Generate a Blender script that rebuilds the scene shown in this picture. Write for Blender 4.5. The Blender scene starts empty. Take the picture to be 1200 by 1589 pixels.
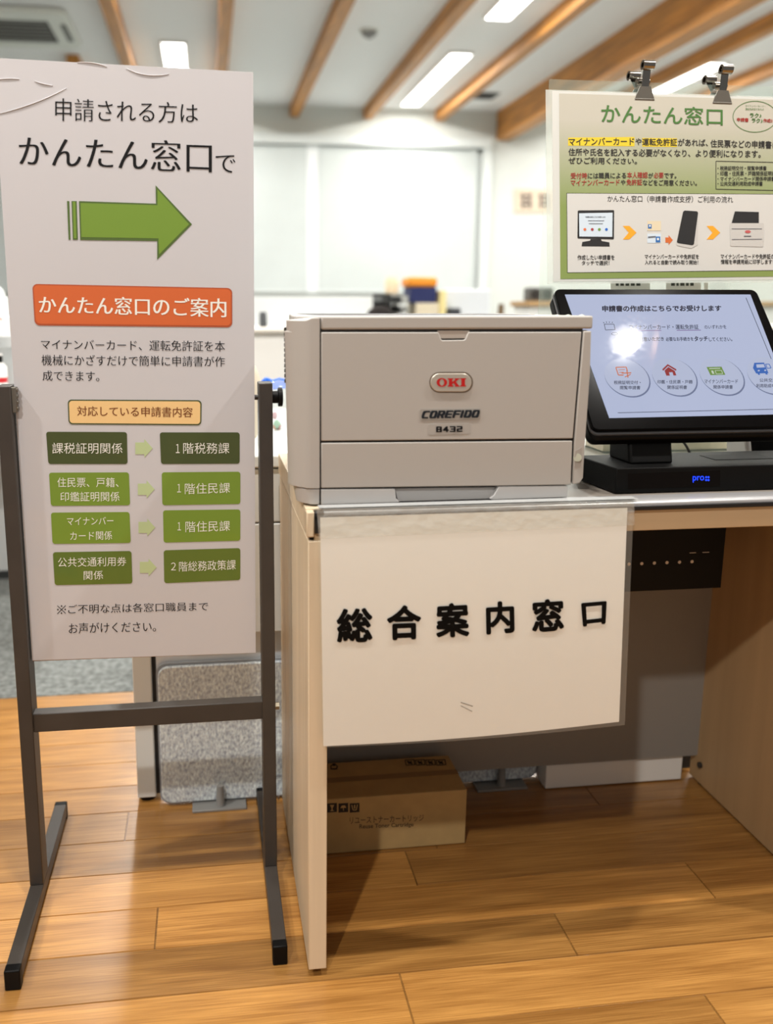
import bpy, bmesh, math, random
from mathutils import Vector as V, Matrix
random.seed(7)
S = bpy.context.scene
COL = S.collection
PI = math.pi

# ------------------------------------------------------------------ camera
FPX, CX, CY, UH = 1326.0, 490.0, 727.0, 252.0
PITCH = math.atan2(UH, FPX)
YAW = math.atan2(170.0, math.hypot(FPX, UH))
CAM = V((0, 0, .956))
_r = V((math.cos(YAW), -math.sin(YAW), 0))
_f = V((math.sin(YAW)*math.cos(PITCH), math.cos(YAW)*math.cos(PITCH), -math.sin(PITCH)))
_u = _r.cross(_f)
cd = bpy.data.cameras.new('camera')
co = bpy.data.objects.new('camera', cd)
COL.objects.link(co)
co.matrix_world = Matrix(((_r.x, _u.x, -_f.x, CAM.x), (_r.y, _u.y, -_f.y, CAM.y), (_r.z, _u.z, -_f.z, CAM.z), (0, 0, 0, 1)))
cd.sensor_fit = 'AUTO'
cd.sensor_width = 36
cd.lens = FPX/1589*36
cd.shift_x = (600-CX)/1589
cd.shift_y = (CY-794.5)/1589
cd.clip_start = .02
cd.clip_end = 60
cd.dof.use_dof = True
cd.dof.focus_distance = 1.31
cd.dof.aperture_fstop = 2.5
S.camera = co

# ------------------------------------------------------------------ world, exposure, lights
S.view_settings.view_transform = 'Standard'
S.view_settings.look = 'None'
S.view_settings.gamma = 1
S.view_settings.exposure = -0.2
S.view_settings.use_curve_mapping = False
W = bpy.data.worlds.new('world')
S.world = W
W.use_nodes = True
W.node_tree.nodes['Background'].inputs[0].default_value = (1, .97, .93, 1)
W.node_tree.nodes['Background'].inputs[1].default_value = .27

CEIL = 3.35
def lamp(name, kind, loc, power, col=(1, 1, 1), **kw):
    d = bpy.data.lights.new(name, kind)
    d.energy = power
    d.color = col
    for k, v in kw.items():
        setattr(d, k, v)
    o = bpy.data.objects.new(name, d)
    o.location = loc
    COL.objects.link(o)
    return o
STRIPS = [(-.245, 9.6), (-.245, 6.2), (-.245, 3.3), (2.485, 9.6), (2.485, 6.45), (2.485, 3.3), (5.1, 9.6), (5.1, 6.45), (5.1, 3.3)]
for sx, sy in STRIPS:
    lamp('strip_lamp', 'AREA', (sx, sy, CEIL-.045), 72, (1, .985, .95), shape='RECTANGLE', size=.2, size_y=2.1)
# downlights over the lobby in front of the counter
def spot(x, y, p, col=(1, .96, .90), r=.05, tx=0, ty=0, ang=130):
    o = lamp('downlight_lamp', 'SPOT', (x, y, CEIL-.06), p, col, shadow_soft_size=r, spot_size=math.radians(ang), spot_blend=.6)
    o.rotation_euler = (V((tx, ty, 0))-V((x, y, CEIL))).to_track_quat('-Z', 'Y').to_euler()
spot(-1.12, -1.52, 270, tx=.2, ty=1.1)
spot(1.88, .69, 200, r=.035, tx=1.6, ty=.75)
spot(.06, .69, 190, tx=0, ty=.8)
spot(-1.76, .69, 210, tx=-1.2, ty=1.0)

# ------------------------------------------------------------------ pixel -> point on a real plane
def ray(x, y):
    return _f + _r*((x-CX)/FPX) - _u*((y-CY)/FPX)
def onP(x, y, p0, n):
    r = ray(x, y)
    return CAM + r*((V(p0)-CAM).dot(V(n))/r.dot(V(n)))
def onY(x, y, yy): return onP(x, y, (0, yy, 0), (0, 1, 0))
def onZ(x, y, zz): return onP(x, y, (0, 0, zz), (0, 0, 1))
class Plane:                      # a plane, met by the photo's sight lines
    def __init__(s, p0, n): s.p, s.n = V(p0), V(n).normalized()
    def __call__(s, x, y, lift=0): return onP(x, y, s.p+s.n*lift, s.n)

# ------------------------------------------------------------------ materials
def lin(c):
    return tuple((v/255/12.92 if v/255 <= .04045 else ((v/255+.055)/1.055)**2.4) for v in c) + (1,)
def mat(name, rgb, rough=.5, metal=0, spec=.5, coat=0, bump=0, bscale=200, emit=0, alpha=1, trans=0, var=0, vscale=8, stretch=(1, 1, 1), coat_rough=.05, ior=None):
    m = bpy.data.materials.new(name)
    m.use_nodes = True
    nt = m.node_tree
    b = nt.nodes['Principled BSDF']
    b.inputs['Base Color'].default_value = lin(rgb)
    b.inputs['Roughness'].default_value = rough
    b.inputs['Metallic'].default_value = metal
    b.inputs['Specular IOR Level'].default_value = spec
    b.inputs['Coat Weight'].default_value = coat
    b.inputs['Coat Roughness'].default_value = coat_rough
    b.inputs['Alpha'].default_value = alpha
    b.inputs['Transmission Weight'].default_value = trans
    if ior: b.inputs['IOR'].default_value = ior
    if emit:
        b.inputs['Emission Color'].default_value = lin(rgb)
        b.inputs['Emission Strength'].default_value = emit
    if bump or var:
        tc = nt.nodes.new('ShaderNodeTexCoord')
        mp = nt.nodes.new('ShaderNodeMapping')
        mp.inputs['Scale'].default_value = stretch
        nt.links.new(tc.outputs['Object'], mp.inputs[0])
    if bump:
        nz = nt.nodes.new('ShaderNodeTexNoise')
        nz.inputs['Scale'].default_value = bscale
        nz.inputs['Detail'].default_value = 3
        nt.links.new(mp.outputs[0], nz.inputs['Vector'])
        bp = nt.nodes.new('ShaderNodeBump')
        bp.inputs['Strength'].default_value = bump
        bp.inputs['Distance'].default_value = .002
        nt.links.new(nz.outputs['Fac'], bp.inputs['Height'])
        nt.links.new(bp.outputs[0], b.inputs['Normal'])
        if coat: nt.links.new(bp.outputs[0], b.inputs['Coat Normal'])
    if var:
        n2 = nt.nodes.new('ShaderNodeTexNoise')
        n2.inputs['Scale'].default_value = vscale
        n2.inputs['Detail'].default_value = 6
        nt.links.new(mp.outputs[0], n2.inputs['Vector'])
        cr = nt.nodes.new('ShaderNodeValToRGB')
        cr.color_ramp.elements[0].position = .3
        cr.color_ramp.elements[1].position = .7
        cr.color_ramp.elements[0].color = lin(tuple(max(0, c*(1-var)) for c in rgb))
        cr.color_ramp.elements[1].color = lin(tuple(min(255, c*(1+var)) for c in rgb))
        nt.links.new(n2.outputs['Fac'], cr.inputs[0])
        nt.links.new(cr.outputs[0], b.inputs['Base Color'])
    return m

def floor_mat():
    m = bpy.data.materials.new('oak_planks')
    m.use_nodes = True
    nt = m.node_tree
    N, L = nt.nodes, nt.links
    b = N['Principled BSDF']
    at = N.new('ShaderNodeAttribute'); at.attribute_name = 'plank'
    tc = N.new('ShaderNodeTexCoord')
    ad = N.new('ShaderNodeVectorMath'); ad.operation = 'MULTIPLY_ADD'
    L.new(at.outputs['Color'], ad.inputs[0]); ad.inputs[1].default_value = (17, 31, 5); L.new(tc.outputs['Object'], ad.inputs[2])
    mp = N.new('ShaderNodeMapping'); mp.inputs['Scale'].default_value = (2.2, 26, 1); L.new(ad.outputs[0], mp.inputs[0])
    n1 = N.new('ShaderNodeTexNoise'); n1.inputs['Scale'].default_value = 1.6; n1.inputs['Detail'].default_value = 7; n1.inputs['Distortion'].default_value = .6; L.new(mp.outputs[0], n1.inputs['Vector'])
    mp2 = N.new('ShaderNodeMapping'); mp2.inputs['Scale'].default_value = (9, 620, 1); L.new(ad.outputs[0], mp2.inputs[0])
    n2 = N.new('ShaderNodeTexNoise'); n2.inputs['Scale'].default_value = 1; n2.inputs['Detail'].default_value = 4; L.new(mp2.outputs[0], n2.inputs['Vector'])
    cr = N.new('ShaderNodeValToRGB')
    cr.color_ramp.elements[0].position = .2; cr.color_ramp.elements[0].color = lin((150, 101, 45))
    cr.color_ramp.elements[1].position = .75; cr.color_ramp.elements[1].color = lin((205, 152, 82))
    L.new(n1.outputs['Fac'], cr.inputs[0])
    mx = N.new('ShaderNodeMix'); mx.data_type = 'RGBA'; mx.blend_type = 'MULTIPLY'; mx.inputs[0].default_value = .8
    cr2 = N.new('ShaderNodeValToRGB')
    cr2.color_ramp.elements[0].position = .35; cr2.color_ramp.elements[0].color = (.62, .55, .45, 1)
    cr2.color_ramp.elements[1].position = .6; cr2.color_ramp.elements[1].color = (1, 1, 1, 1)
    L.new(n2.outputs['Fac'], cr2.inputs[0])
    L.new(cr.outputs[0], mx.inputs[6]); L.new(cr2.outputs[0], mx.inputs[7])
    hs = N.new('ShaderNodeHueSaturation'); L.new(mx.outputs[2], hs.inputs['Color'])
    sp = N.new('ShaderNodeSeparateColor'); L.new(at.outputs['Color'], sp.inputs[0])
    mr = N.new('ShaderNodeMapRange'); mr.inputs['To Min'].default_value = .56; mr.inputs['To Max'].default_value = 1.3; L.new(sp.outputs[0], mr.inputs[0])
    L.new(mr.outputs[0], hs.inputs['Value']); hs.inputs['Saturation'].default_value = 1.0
    L.new(hs.outputs[0], b.inputs['Base Color'])
    b.inputs['Roughness'].default_value = .36
    b.inputs['Coat Weight'].default_value = .6
    b.inputs['Coat Roughness'].default_value = .22
    bp = N.new('ShaderNodeBump'); bp.inputs['Strength'].default_value = .12; bp.inputs['Distance'].default_value = .001
    L.new(n2.outputs['Fac'], bp.inputs['Height']); L.new(bp.outputs[0], b.inputs['Normal'])
    return m

def film_mat(name, tint, clear, rough=.12, bump=.3, bscale=14):
    # clear plastic film: mostly see-through with a glossy skin
    m = bpy.data.materials.new(name)
    m.use_nodes = True
    nt = m.node_tree; N, L = nt.nodes, nt.links
    b = N['Principled BSDF']
    b.inputs['Base Color'].default_value = lin(tint)
    b.inputs['Roughness'].default_value = rough
    tr = N.new('ShaderNodeBsdfTransparent'); tr.inputs[0].default_value = (.97, .98, .97, 1)
    mx = N.new('ShaderNodeMixShader'); mx.inputs[0].default_value = 1-clear
    L.new(tr.outputs[0], mx.inputs[1]); L.new(b.outputs[0], mx.inputs[2]); L.new(mx.outputs[0], N['Material Output'].inputs[0])
    if bump:
        nz = N.new('ShaderNodeTexNoise'); nz.inputs['Scale'].default_value = bscale; nz.inputs['Detail'].default_value = 2
        tc = N.new('ShaderNodeTexCoord'); L.new(tc.outputs['Object'], nz.inputs['Vector'])
        bp = N.new('ShaderNodeBump'); bp.inputs['Strength'].default_value = bump; bp.inputs['Distance'].default_value = .01
        L.new(nz.outputs['Fac'], bp.inputs['Height']); L.new(bp.outputs[0], b.inputs['Normal'])
    return m

def gloss_paper(name, rgb, coat=1, coat_rough=.12, bump=.25, bscale=6, grad=None):
    m = mat(name, rgb, .55, coat=coat, coat_rough=coat_rough)
    nt = m.node_tree; N, L = nt.nodes, nt.links
    b = N['Principled BSDF']
    tc = N.new('ShaderNodeTexCoord')
    nz = N.new('ShaderNodeTexNoise'); nz.inputs['Scale'].default_value = bscale; nz.inputs['Detail'].default_value = 1.5; nz.inputs['Distortion'].default_value = 1.2
    L.new(tc.outputs['Object'], nz.inputs['Vector'])
    bp = N.new('ShaderNodeBump'); bp.inputs['Strength'].default_value = bump; bp.inputs['Distance'].default_value = .02
    L.new(nz.outputs['Fac'], bp.inputs['Height']); L.new(bp.outputs[0], b.inputs['Coat Normal'])
    if grad:                     # printed colour run from top to bottom of the artwork
        z0, z1, c0, c1 = grad
        sp = N.new('ShaderNodeSeparateXYZ'); L.new(tc.outputs['Object'], sp.inputs[0])
        mr = N.new('ShaderNodeMapRange'); mr.inputs['From Min'].default_value = z0; mr.inputs['From Max'].default_value = z1
        L.new(sp.outputs['Z'], mr.inputs[0])
        cr = N.new('ShaderNodeValToRGB'); cr.color_ramp.elements[0].color = lin(c0); cr.color_ramp.elements[1].color = lin(c1)
        L.new(mr.outputs[0], cr.inputs[0]); L.new(cr.outputs[0], b.inputs['Base Color'])
    return m

MT = {}
def M_(key, *a, **k):
    if key not in MT:
        MT[key] = mat(key, *a, **k)
    return MT[key]

# ------------------------------------------------------------------ mesh builder
class MB:
    def __init__(s): s.v, s.f, s.marks = [], [], []
    def add(s, vs, fs):
        o = len(s.v)
        s.v += [V(p) for p in vs]
        s.f += [tuple(i+o for i in f) for f in fs]
        return s
    def hexa(s, p):            # 8 points: bottom loop, top loop
        return s.add(p, [(3, 2, 1, 0), (4, 5, 6, 7), (0, 1, 5, 4), (1, 2, 6, 5), (2, 3, 7, 6), (3, 0, 4, 7)])
    def box(s, x0, x1, y0, y1, z0, z1):
        return s.hexa([(x0, y0, z0), (x1, y0, z0), (x1, y1, z0), (x0, y1, z0), (x0, y0, z1), (x1, y0, z1), (x1, y1, z1), (x0, y1, z1)])
    def prism(s, pts, vec):
        n = len(pts); vec = V(vec)
        a = [V(p) for p in pts]; b = [p+vec for p in a]
        return s.add(a+b, [tuple(range(n))[::-1], tuple(range(n, 2*n))] + [(i, (i+1) % n, n+(i+1) % n, n+i) for i in range(n)])
    def poly(s, pts): return s.add(pts, [tuple(range(len(pts)))])
    def cyl(s, p0, p1, r0, r1=None, n=24):
        return s.lathe([(0, 0), (0, r0), (1, r0 if r1 is None else r1), (1, 0)], p0, V(p1)-V(p0), n)
    def lathe(s, prof, org, axis, n=24):   # prof: (t along axis, radius)
        org, axis = V(org), V(axis)
        d = axis.normalized()
        e = d.orthogonal().normalized(); g = d.cross(e)
        vs, fs = [], []
        for t, r in prof:
            for k in range(n):
                a = 2*PI*k/n
                vs.append(org+axis*t+(e*math.cos(a)+g*math.sin(a))*max(r, 1e-5))
        for i in range(len(prof)-1):
            for k in range(n):
                k2 = (k+1) % n
                fs.append((i*n+k, i*n+k2, (i+1)*n+k2, (i+1)*n+k))
        return s.add(vs, fs)
    def tube(s, path, r, n=10):
        path = [V(p) for p in path]
        vs, fs = [], []
        ref = V((0, 0, 1))
        for i, p in enumerate(path):
            d = (path[min(i+1, len(path)-1)]-path[max(i-1, 0)]).normalized()
            e = d.cross(ref)
            e = d.orthogonal().normalized() if e.length < 1e-3 else e.normalized()
            g = e.cross(d)
            for k in range(n):
                a = 2*PI*k/n
                vs.append(p+(e*math.cos(a)+g*math.sin(a))*r)
        for i in range(len(path)-1):
            for k in range(n):
                k2 = (k+1) % n
                fs.append((i*n+k, i*n+k2, (i+1)*n+k2, (i+1)*n+k))
        fs += [tuple(range(n))[::-1], tuple(range(len(vs)-n, len(vs)))]
        return s.add(vs, fs)
    def build(s, name, m, parent=None, bevel=0, smooth=40, seg=2, loc=None):
        me = bpy.data.meshes.new(name)
        o = bpy.data.objects.new(name, me)
        COL.objects.link(o)
        root = V((0, 0, 0))
        if parent:
            o.parent = parent
            q = parent
            while q:
                root += V(q.location); q = q.parent
        elif loc is not None:
            root = V(loc); o.location = root
        elif s.v:
            lo = [min(p[i] for p in s.v) for i in range(3)]; hi = [max(p[i] for p in s.v) for i in range(3)]
            root = V(((lo[0]+hi[0])/2, (lo[1]+hi[1])/2, lo[2])); o.location = root
        me.from_pydata([p-root for p in s.v], [], s.f)
        bm = bmesh.new(); bm.from_mesh(me)
        bmesh.ops.remove_doubles(bm, verts=bm.verts, dist=1e-7)
        bmesh.ops.recalc_face_normals(bm, faces=bm.faces)
        bm.to_mesh(me); bm.free()
        me.materials.append(m)
        if smooth:
            for p in me.polygons: p.use_smooth = True
            me.set_sharp_from_angle(angle=math.radians(smooth))
        if bevel:
            md = o.modifiers.new('bevel', 'BEVEL'); md.width = bevel; md.segments = seg; md.limit_method = 'ANGLE'; md.angle_limit = math.radians(40)
            md.harden_normals = False
        return o

def empty(name, loc, label=None, cat=None, group=None):
    o = bpy.data.objects.new(name, None)
    o.empty_display_size = .05
    o.location = loc
    COL.objects.link(o)
    if label: tag(o, label, cat, group)
    return o
def tag(o, label, cat, group=None):
    o['label'] = label; o['category'] = cat
    if group: o['group'] = group
    return o
def struct(o, label=None):
    o['kind'] = 'structure'
    if label: o['label'] = label
    return o

def rrect(x0, x1, y0, y1, r, n=6):
    pts = []
    for cx, cy, a0 in ((x1-r, y0+r, -PI/2), (x1-r, y1-r, 0), (x0+r, y1-r, PI/2), (x0+r, y0+r, PI)):
        for k in range(n+1):
            a = a0+PI/2*k/n
            pts.append((cx+r*math.cos(a), cy+r*math.sin(a)))
    return pts

# ------------------------------------------------------------------ printing on flat things
# square-shouldered badge letters as strokes on a 0..1 cell (y down)
BLOCK = {'C': [[(1, 0), (.18, 0), (0, .18), (0, .82), (.18, 1), (1, 1)]], 'O': [[(.16, 0), (.84, 0), (1, .16), (1, .84), (.84, 1), (.16, 1), (0, .84), (0, .16), (.16, 0), (.84, 0)]],
         'R': [[(0, 1), (0, 0), (.85, 0), (1, .14), (1, .40), (.85, .55), (0, .55)], [(.55, .55), (1, 1)]], 'E': [[(1, 0), (0, 0), (0, 1), (1, 1)], [(0, .5), (.9, .5)]],
         'F': [[(1, 0), (0, 0), (0, 1)], [(0, .5), (.9, .5)]], 'I': [[(0, 0), (0, 1)]], 'D': [[(0, 0), (.78, 0), (1, .2), (1, .8), (.78, 1), (0, 1), (0, 0), (.3, 0)]],
         'B': [[(0, 0), (.85, 0), (.97, .12), (.97, .38), (.85, .5), (0, .5)], [(.85, .5), (1, .62), (1, .88), (.88, 1), (0, 1), (0, 0), (.3, 0)]],
         '4': [[(.75, 1), (.75, 0), (.0, .72), (1, .72)]], '3': [[(0, 0), (.88, 0), (1, .12), (1, .38), (.88, .5), (.25, .5)], [(.88, .5), (1, .62), (1, .88), (.88, 1), (0, 1)]],
         '2': [[(0, 0), (.88, 0), (1, .12), (1, .38), (.88, .5), (.12, .5), (0, .62), (0, 1), (1, 1)]]}
def block_text(mb, text, x0, x1, y0, y1, gap, wv, wh, pl, lift, slant=0, rise=0):
    """strokes, wv wide where they stand and wh thick where they lie"""
    n = sum(.12 if c == 'I' else 1 for c in text)
    cw = (x1-x0-slant-gap*(len(text)-1)-wv*len(text))/n
    x = x0+wv/2; k = 0
    for c in text:
        w = cw*(.12 if c == 'I' else 1)
        def pt(q): 
            yy = y0+wh/2+(y1-y0-wh)*q[1]
            return x+w*q[0]+slant*(1-q[1]), yy-rise*((x-x0)/(x1-x0))
        for st_ in BLOCK[c]:
            for a, b in zip(st_[:-1], st_[1:]):
                a, b = pt(a), pt(b)
                for (px, py) in ((a, b),):
                    (xa, ya), (xb, yb) = px, py
                    hull = [(xx+sx*wv/2, yy+sy*wh/2) for xx, yy in ((xa, ya), (xb, yb)) for sx in (-1, 1) for sy in (-1, 1)]
                    hull = sorted(hull); lo, up = [], []
                    def cr(o, p, q): return (p[0]-o[0])*(q[1]-o[1])-(p[1]-o[1])*(q[0]-o[0])
                    for h in hull:
                        while len(lo) > 1 and cr(lo[-2], lo[-1], h) <= 0: lo.pop()
                        lo.append(h)
                    for h in hull[::-1]:
                        while len(up) > 1 and cr(up[-2], up[-1], h) <= 0: up.pop()
                        up.append(h)
                    k += 1
                    mb.poly([pl(*h, lift+k*1.2e-5) for h in lo[:-1]+up[:-1]])
        x += w+wv+gap
    return mb

def bil(q, u, v):          # q: TL TR BR BL in photo pixels; u right, v down
    a = (q[0][0]*(1-u)+q[1][0]*u, q[0][1]*(1-u)+q[1][1]*u)
    b = (q[3][0]*(1-u)+q[2][0]*u, q[3][1]*(1-u)+q[2][1]*u)
    return a[0]*(1-v)+b[0]*v, a[1]*(1-v)+b[1]*v
def R4(x0, x1, y0, y1): return [(x0, y0), (x1, y0), (x1, y1), (x0, y1)]
_glyph = {}
def glyphs(body, off=0, shear=0, space=1):
    key = (body, off, shear, space)
    if key not in _glyph:
        c = bpy.data.curves.new('t', 'FONT')
        c.body = body; c.offset = off; c.shear = shear; c.space_character = space; c.resolution_u = 4
        o = bpy.data.objects.new('t', c)
        COL.objects.link(o)
        dg = bpy.context.evaluated_depsgraph_get()
        me = bpy.data.meshes.new_from_object(o.evaluated_get(dg))
        vs = [(v.co.x, v.co.y) for v in me.vertices]
        fs = [tuple(p.vertices) for p in me.polygons]
        bpy.data.objects.remove(o); bpy.data.curves.remove(c); bpy.data.meshes.remove(me)
        _glyph[key] = (vs, fs)
    return _glyph[key]
def write(mb, body, quad, pl, lift=.0004, off=0, mincho=0, shear=0, bold=0, space=1):
    mb.marks.append((len(mb.v), len(mb.f)))
    vs, fs = glyphs(body, off, shear, space)
    x0 = min(v[0] for v in vs); x1 = max(v[0] for v in vs); y0 = min(v[1] for v in vs); y1 = max(v[1] for v in vs)
    sh = [(0, 0)]
    if mincho: sh = [(-mincho, 0), (mincho, 0), (0, 0)]
    if bold: sh = [(bold*math.cos(PI*k/4), bold*math.sin(PI*k/4)) for k in range(8)]+[(0, 0)]
    m = bold or 0
    for k, (dx, dy) in enumerate(sh):     # heavier strokes: slightly shifted layers of ink
        mb.add([pl(*bil(quad, (x-x0+dx+m)/(x1-x0+2*m), (y1-y-dy+m)/(y1-y0+2*m)), lift+k*2e-5) for x, y in vs], fs)
    return mb
def shape(mb, pts, pl, lift, thick=.0002):
    mb.marks.append((len(mb.v), len(mb.f)))
    return mb.prism([pl(x, y, lift) for x, y in pts], -pl.n*thick)
def qrr(quad, r, n=5):       # rounded rectangle inside a pixel quad
    w = math.dist(quad[0], quad[1]); h = math.dist(quad[0], quad[3])
    return [bil(quad, x/w, y/h) for x, y in rrect(0, w, 0, h, r, n)]
def ring(mb, outer, inner, pl, lift):
    n = len(outer)
    return mb.add([pl(*p, lift) for p in outer]+[pl(*p, lift) for p in inner], [(i, (i+1) % n, n+(i+1) % n, n+i) for i in range(n)])
def line(mb, pts, w, pl, lift):
    for (x0, y0), (x1, y1) in zip(pts[:-1], pts[1:]):
        d = math.hypot(x1-x0, y1-y0) or 1
        nx, ny = -(y1-y0)/d*w/2, (x1-x0)/d*w/2
        mb.poly([pl(x0+nx, y0+ny, lift), pl(x1+nx, y1+ny, lift), pl(x1-nx, y1-ny, lift), pl(x0-nx, y0-ny, lift)])
    return mb
def bez(p, n=20):
    p = [V(q) for q in p]; out = []
    for k in range(n+1):
        t_ = k/n; q = p[:]
        while len(q) > 1: q = [a.lerp(b, t_) for a, b in zip(q[:-1], q[1:])]
        out.append(q[0])
    return out
def oval(cx, cy, rx, ry, n=40): return [(cx+rx*math.cos(2*PI*k/n), cy+ry*math.sin(2*PI*k/n)) for k in range(n)]

def P(name, mb, m, parent, split=None):
    """a printed block; separate lines of lettering (and separate small pictures) become parts of their own"""
    if split is None: split = 'letter' in name or 'text' in name
    if not split or len(mb.marks) < 2: return mb.build(name, m, parent, smooth=0)
    cuts = mb.marks[1:]+[(len(mb.v), len(mb.f))]
    v0 = f0 = 0; o = None
    for v1, f1 in cuts:
        q = MB(); q.v = mb.v[v0:v1]; q.f = [tuple(i-v0 for i in f) for f in mb.f[f0:f1]]
        o = q.build(name, m, parent, smooth=0); v0, f0 = v1, f1
    return o
INK = mat('black_ink', (16, 15, 17), .5, spec=.2, coat=.2)
WHITE_INK = mat('white_ink', (240, 240, 232), .5, coat=.4)

# ================================================================== THE ROOM
def planks():
    mb = MB(); tints = []
    P = .0925; Ln = .909
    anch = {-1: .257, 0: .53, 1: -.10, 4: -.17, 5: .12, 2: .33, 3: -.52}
    tone = {-2: .55, -1: .72, 0: .40, 1: .80, 2: .86, 3: .34, 4: .30, 5: .62, 6: .8, 7: .75, 8: .85, 9: .8, 10: .8}   # paleness of each board row, with lit and shaded areas painted in
    for k in range(-22, 11):
        y0 = 1.064+P*k; y1 = y0+P
        if y0 > 2.04: continue
        y1 = min(y1, 2.056)
        a = anch.get(k, random.uniform(0, Ln))
        j0 = math.floor((-3.2-a)/Ln)
        for j in range(j0, j0+8):
            x0, x1 = a+j*Ln, a+(j+1)*Ln
            g = .0007; e = .0012; d = .0015
            vs = [(x0+e, y0+g, -d), (x1-e, y0+g, -d), (x1-e, y1-g, -d), (x0+e, y1-g, -d),
                  (x0+e+.0003, y0+g+.0006, 0), (x1-e-.0003, y0+g+.0006, 0), (x1-e-.0003, y1-g-.0006, 0), (x0+e+.0003, y1-g-.0006, 0)]
            mb.add(vs, [(4, 5, 6, 7), (0, 1, 5, 4), (1, 2, 6, 5), (2, 3, 7, 6), (3, 0, 4, 7)])
            tints += [(min(1, max(0, tone.get(k, .55)+random.uniform(-.16, .12) - (.28 if k in (1, 2) and x0 > -.2 and x0 < 1.2 and k == 2 else 0))), random.random(), random.random(), 1)]*8  # boards under the desk get extra darkening as painted shade
    o = len(mb.v)
    mb.box(-3.3, 4.3, -1.05, 2.056, -.03, -.0015)
    tints += [(-1.3, .3, .1, 1)]*(len(mb.v)-o)
    me = bpy.data.meshes.new('floor')
    me.from_pydata(mb.v, [], mb.f)
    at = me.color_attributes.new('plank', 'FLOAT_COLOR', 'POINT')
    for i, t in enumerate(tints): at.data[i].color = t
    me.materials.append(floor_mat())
    ob = bpy.data.objects.new('floor', me); COL.objects.link(ob)
    return struct(ob)
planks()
carpet = mat('carpet_tile', (120, 124, 122), .95, bump=.8, bscale=350, var=.22, vscale=60)
struct(MB().box(-6, 7, 2.058, 11.0, -.03, .001).build('carpet', carpet, smooth=0))
struct(MB().box(-6, 7, -4, 11, CEIL, CEIL+.05).build('ceiling', mat('ceiling_board', (246, 246, 245), .9, bump=.1), smooth=0))
wallm = mat('white_wallpaper', (220, 223, 218), .85, bump=.08, bscale=120)
WX0, WX1, WZ0, WZ1 = -3.2, 3.50, 1.12, 2.90
bw = MB()
bw.box(-6, WX0, 11, 11.15, 0, CEIL).box(WX1, 7, 11, 11.15, 0, CEIL).box(WX0, WX1, 11, 11.15, 0, WZ0).box(WX0, WX1, 11, 11.15, WZ1, CEIL)
struct(bw.build('wall_back', wallm, smooth=0))
struct(MB().box(-6.1, -6, -4, 11.15, 0, CEIL).build('wall_left', wallm, smooth=0))
struct(MB().box(7, 7.1, -4, 11.15, 0, CEIL).build('wall_right', wallm, smooth=0))
wood_beam = mat('cedar_beam', (188, 128, 58), .5, var=.18, vscale=3, stretch=(8, .5, 8))
i = 1
for x in (-3.43, -2.52, -.70, .21, 1.12, 2.03, 2.94, 4.76, 5.67):
    struct(MB().box(x-.055, x+.055, .5 if x > -1 else 3, 10.995, CEIL-.13, CEIL+.01).build('trim_%d' % i, wood_beam, bevel=.004)); i += 1
struct(MB().box(3.68, 3.86, .5, 10.995, CEIL-.34, CEIL+.01).build('trim_%d' % i, wood_beam, bevel=.004)); i += 1
struct(MB().box(-1.29, -1.17, 9.1, 10.995, CEIL-.13, CEIL+.01).build('trim_%d' % i, wood_beam, bevel=.004)); i += 1
# window behind the blinds
wf = mat('window_frame_white', (225, 230, 228), .4)
wm = MB()
for x in (WX0, -1.0, 1.34, WX1-.06): wm.box(x, x+.06, 11.02, 11.09, WZ0, WZ1)
wm.box(WX0, WX1, 11.02, 11.09, WZ0, WZ0+.06).box(WX0, WX1, 11.02, 11.09, WZ1-.06, WZ1)
win = struct(wm.build('window_1', wf, bevel=.004))
MB().box(WX0+.06, WX1-.06, 11.05, 11.056, WZ0+.06, WZ1-.06).build('pane', mat('window_glass', (210, 225, 225), .05, trans=.9), win)
MB().box(WX0-.1, WX1+.1, 10.90, 11.0, WZ1, WZ1+.11).build('blind_box', wf, win, bevel=.004)
for mx_ in (-1.02, 1.27): MB().box(mx_, mx_+(.04 if mx_ < 0 else .15), 10.965, 11.02, WZ0, WZ1).build('mullion', mat('mullion_white', (240, 244, 244), .5), win, bevel=.004)
MB().box(WX1, WX1+.12, 10.93, 11.0, WZ0, WZ1).build('side_frame', wf, win, bevel=.004)
blindm = mat('roller_blind_cloth', (208, 214, 212), .9, bump=.1, bscale=300, var=.015, vscale=2)
for bx0, bx1, lab in ((-3.15, -1.02, 'pale roller blind hidden in part behind the tall paper sign'), (-.98, 1.27, 'pale roller blind on the window just right of the tall paper sign'), (1.42, 3.44, 'wide pale roller blind filling the window above the printer')):
    rb = empty('roller_blind', ((bx0+bx1)/2, 10.96, WZ0), lab, 'blind', 'roller blinds on the back window')
    MB().box(bx0, bx1, 10.958, 10.962, WZ0+.03, WZ1-.02).build('cloth', blindm, rb, smooth=0)
    MB().box(bx0, bx1, 10.95, 10.97, WZ0+.005, WZ0+.03).build('bottom_rail', wf, rb, bevel=.003)

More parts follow.
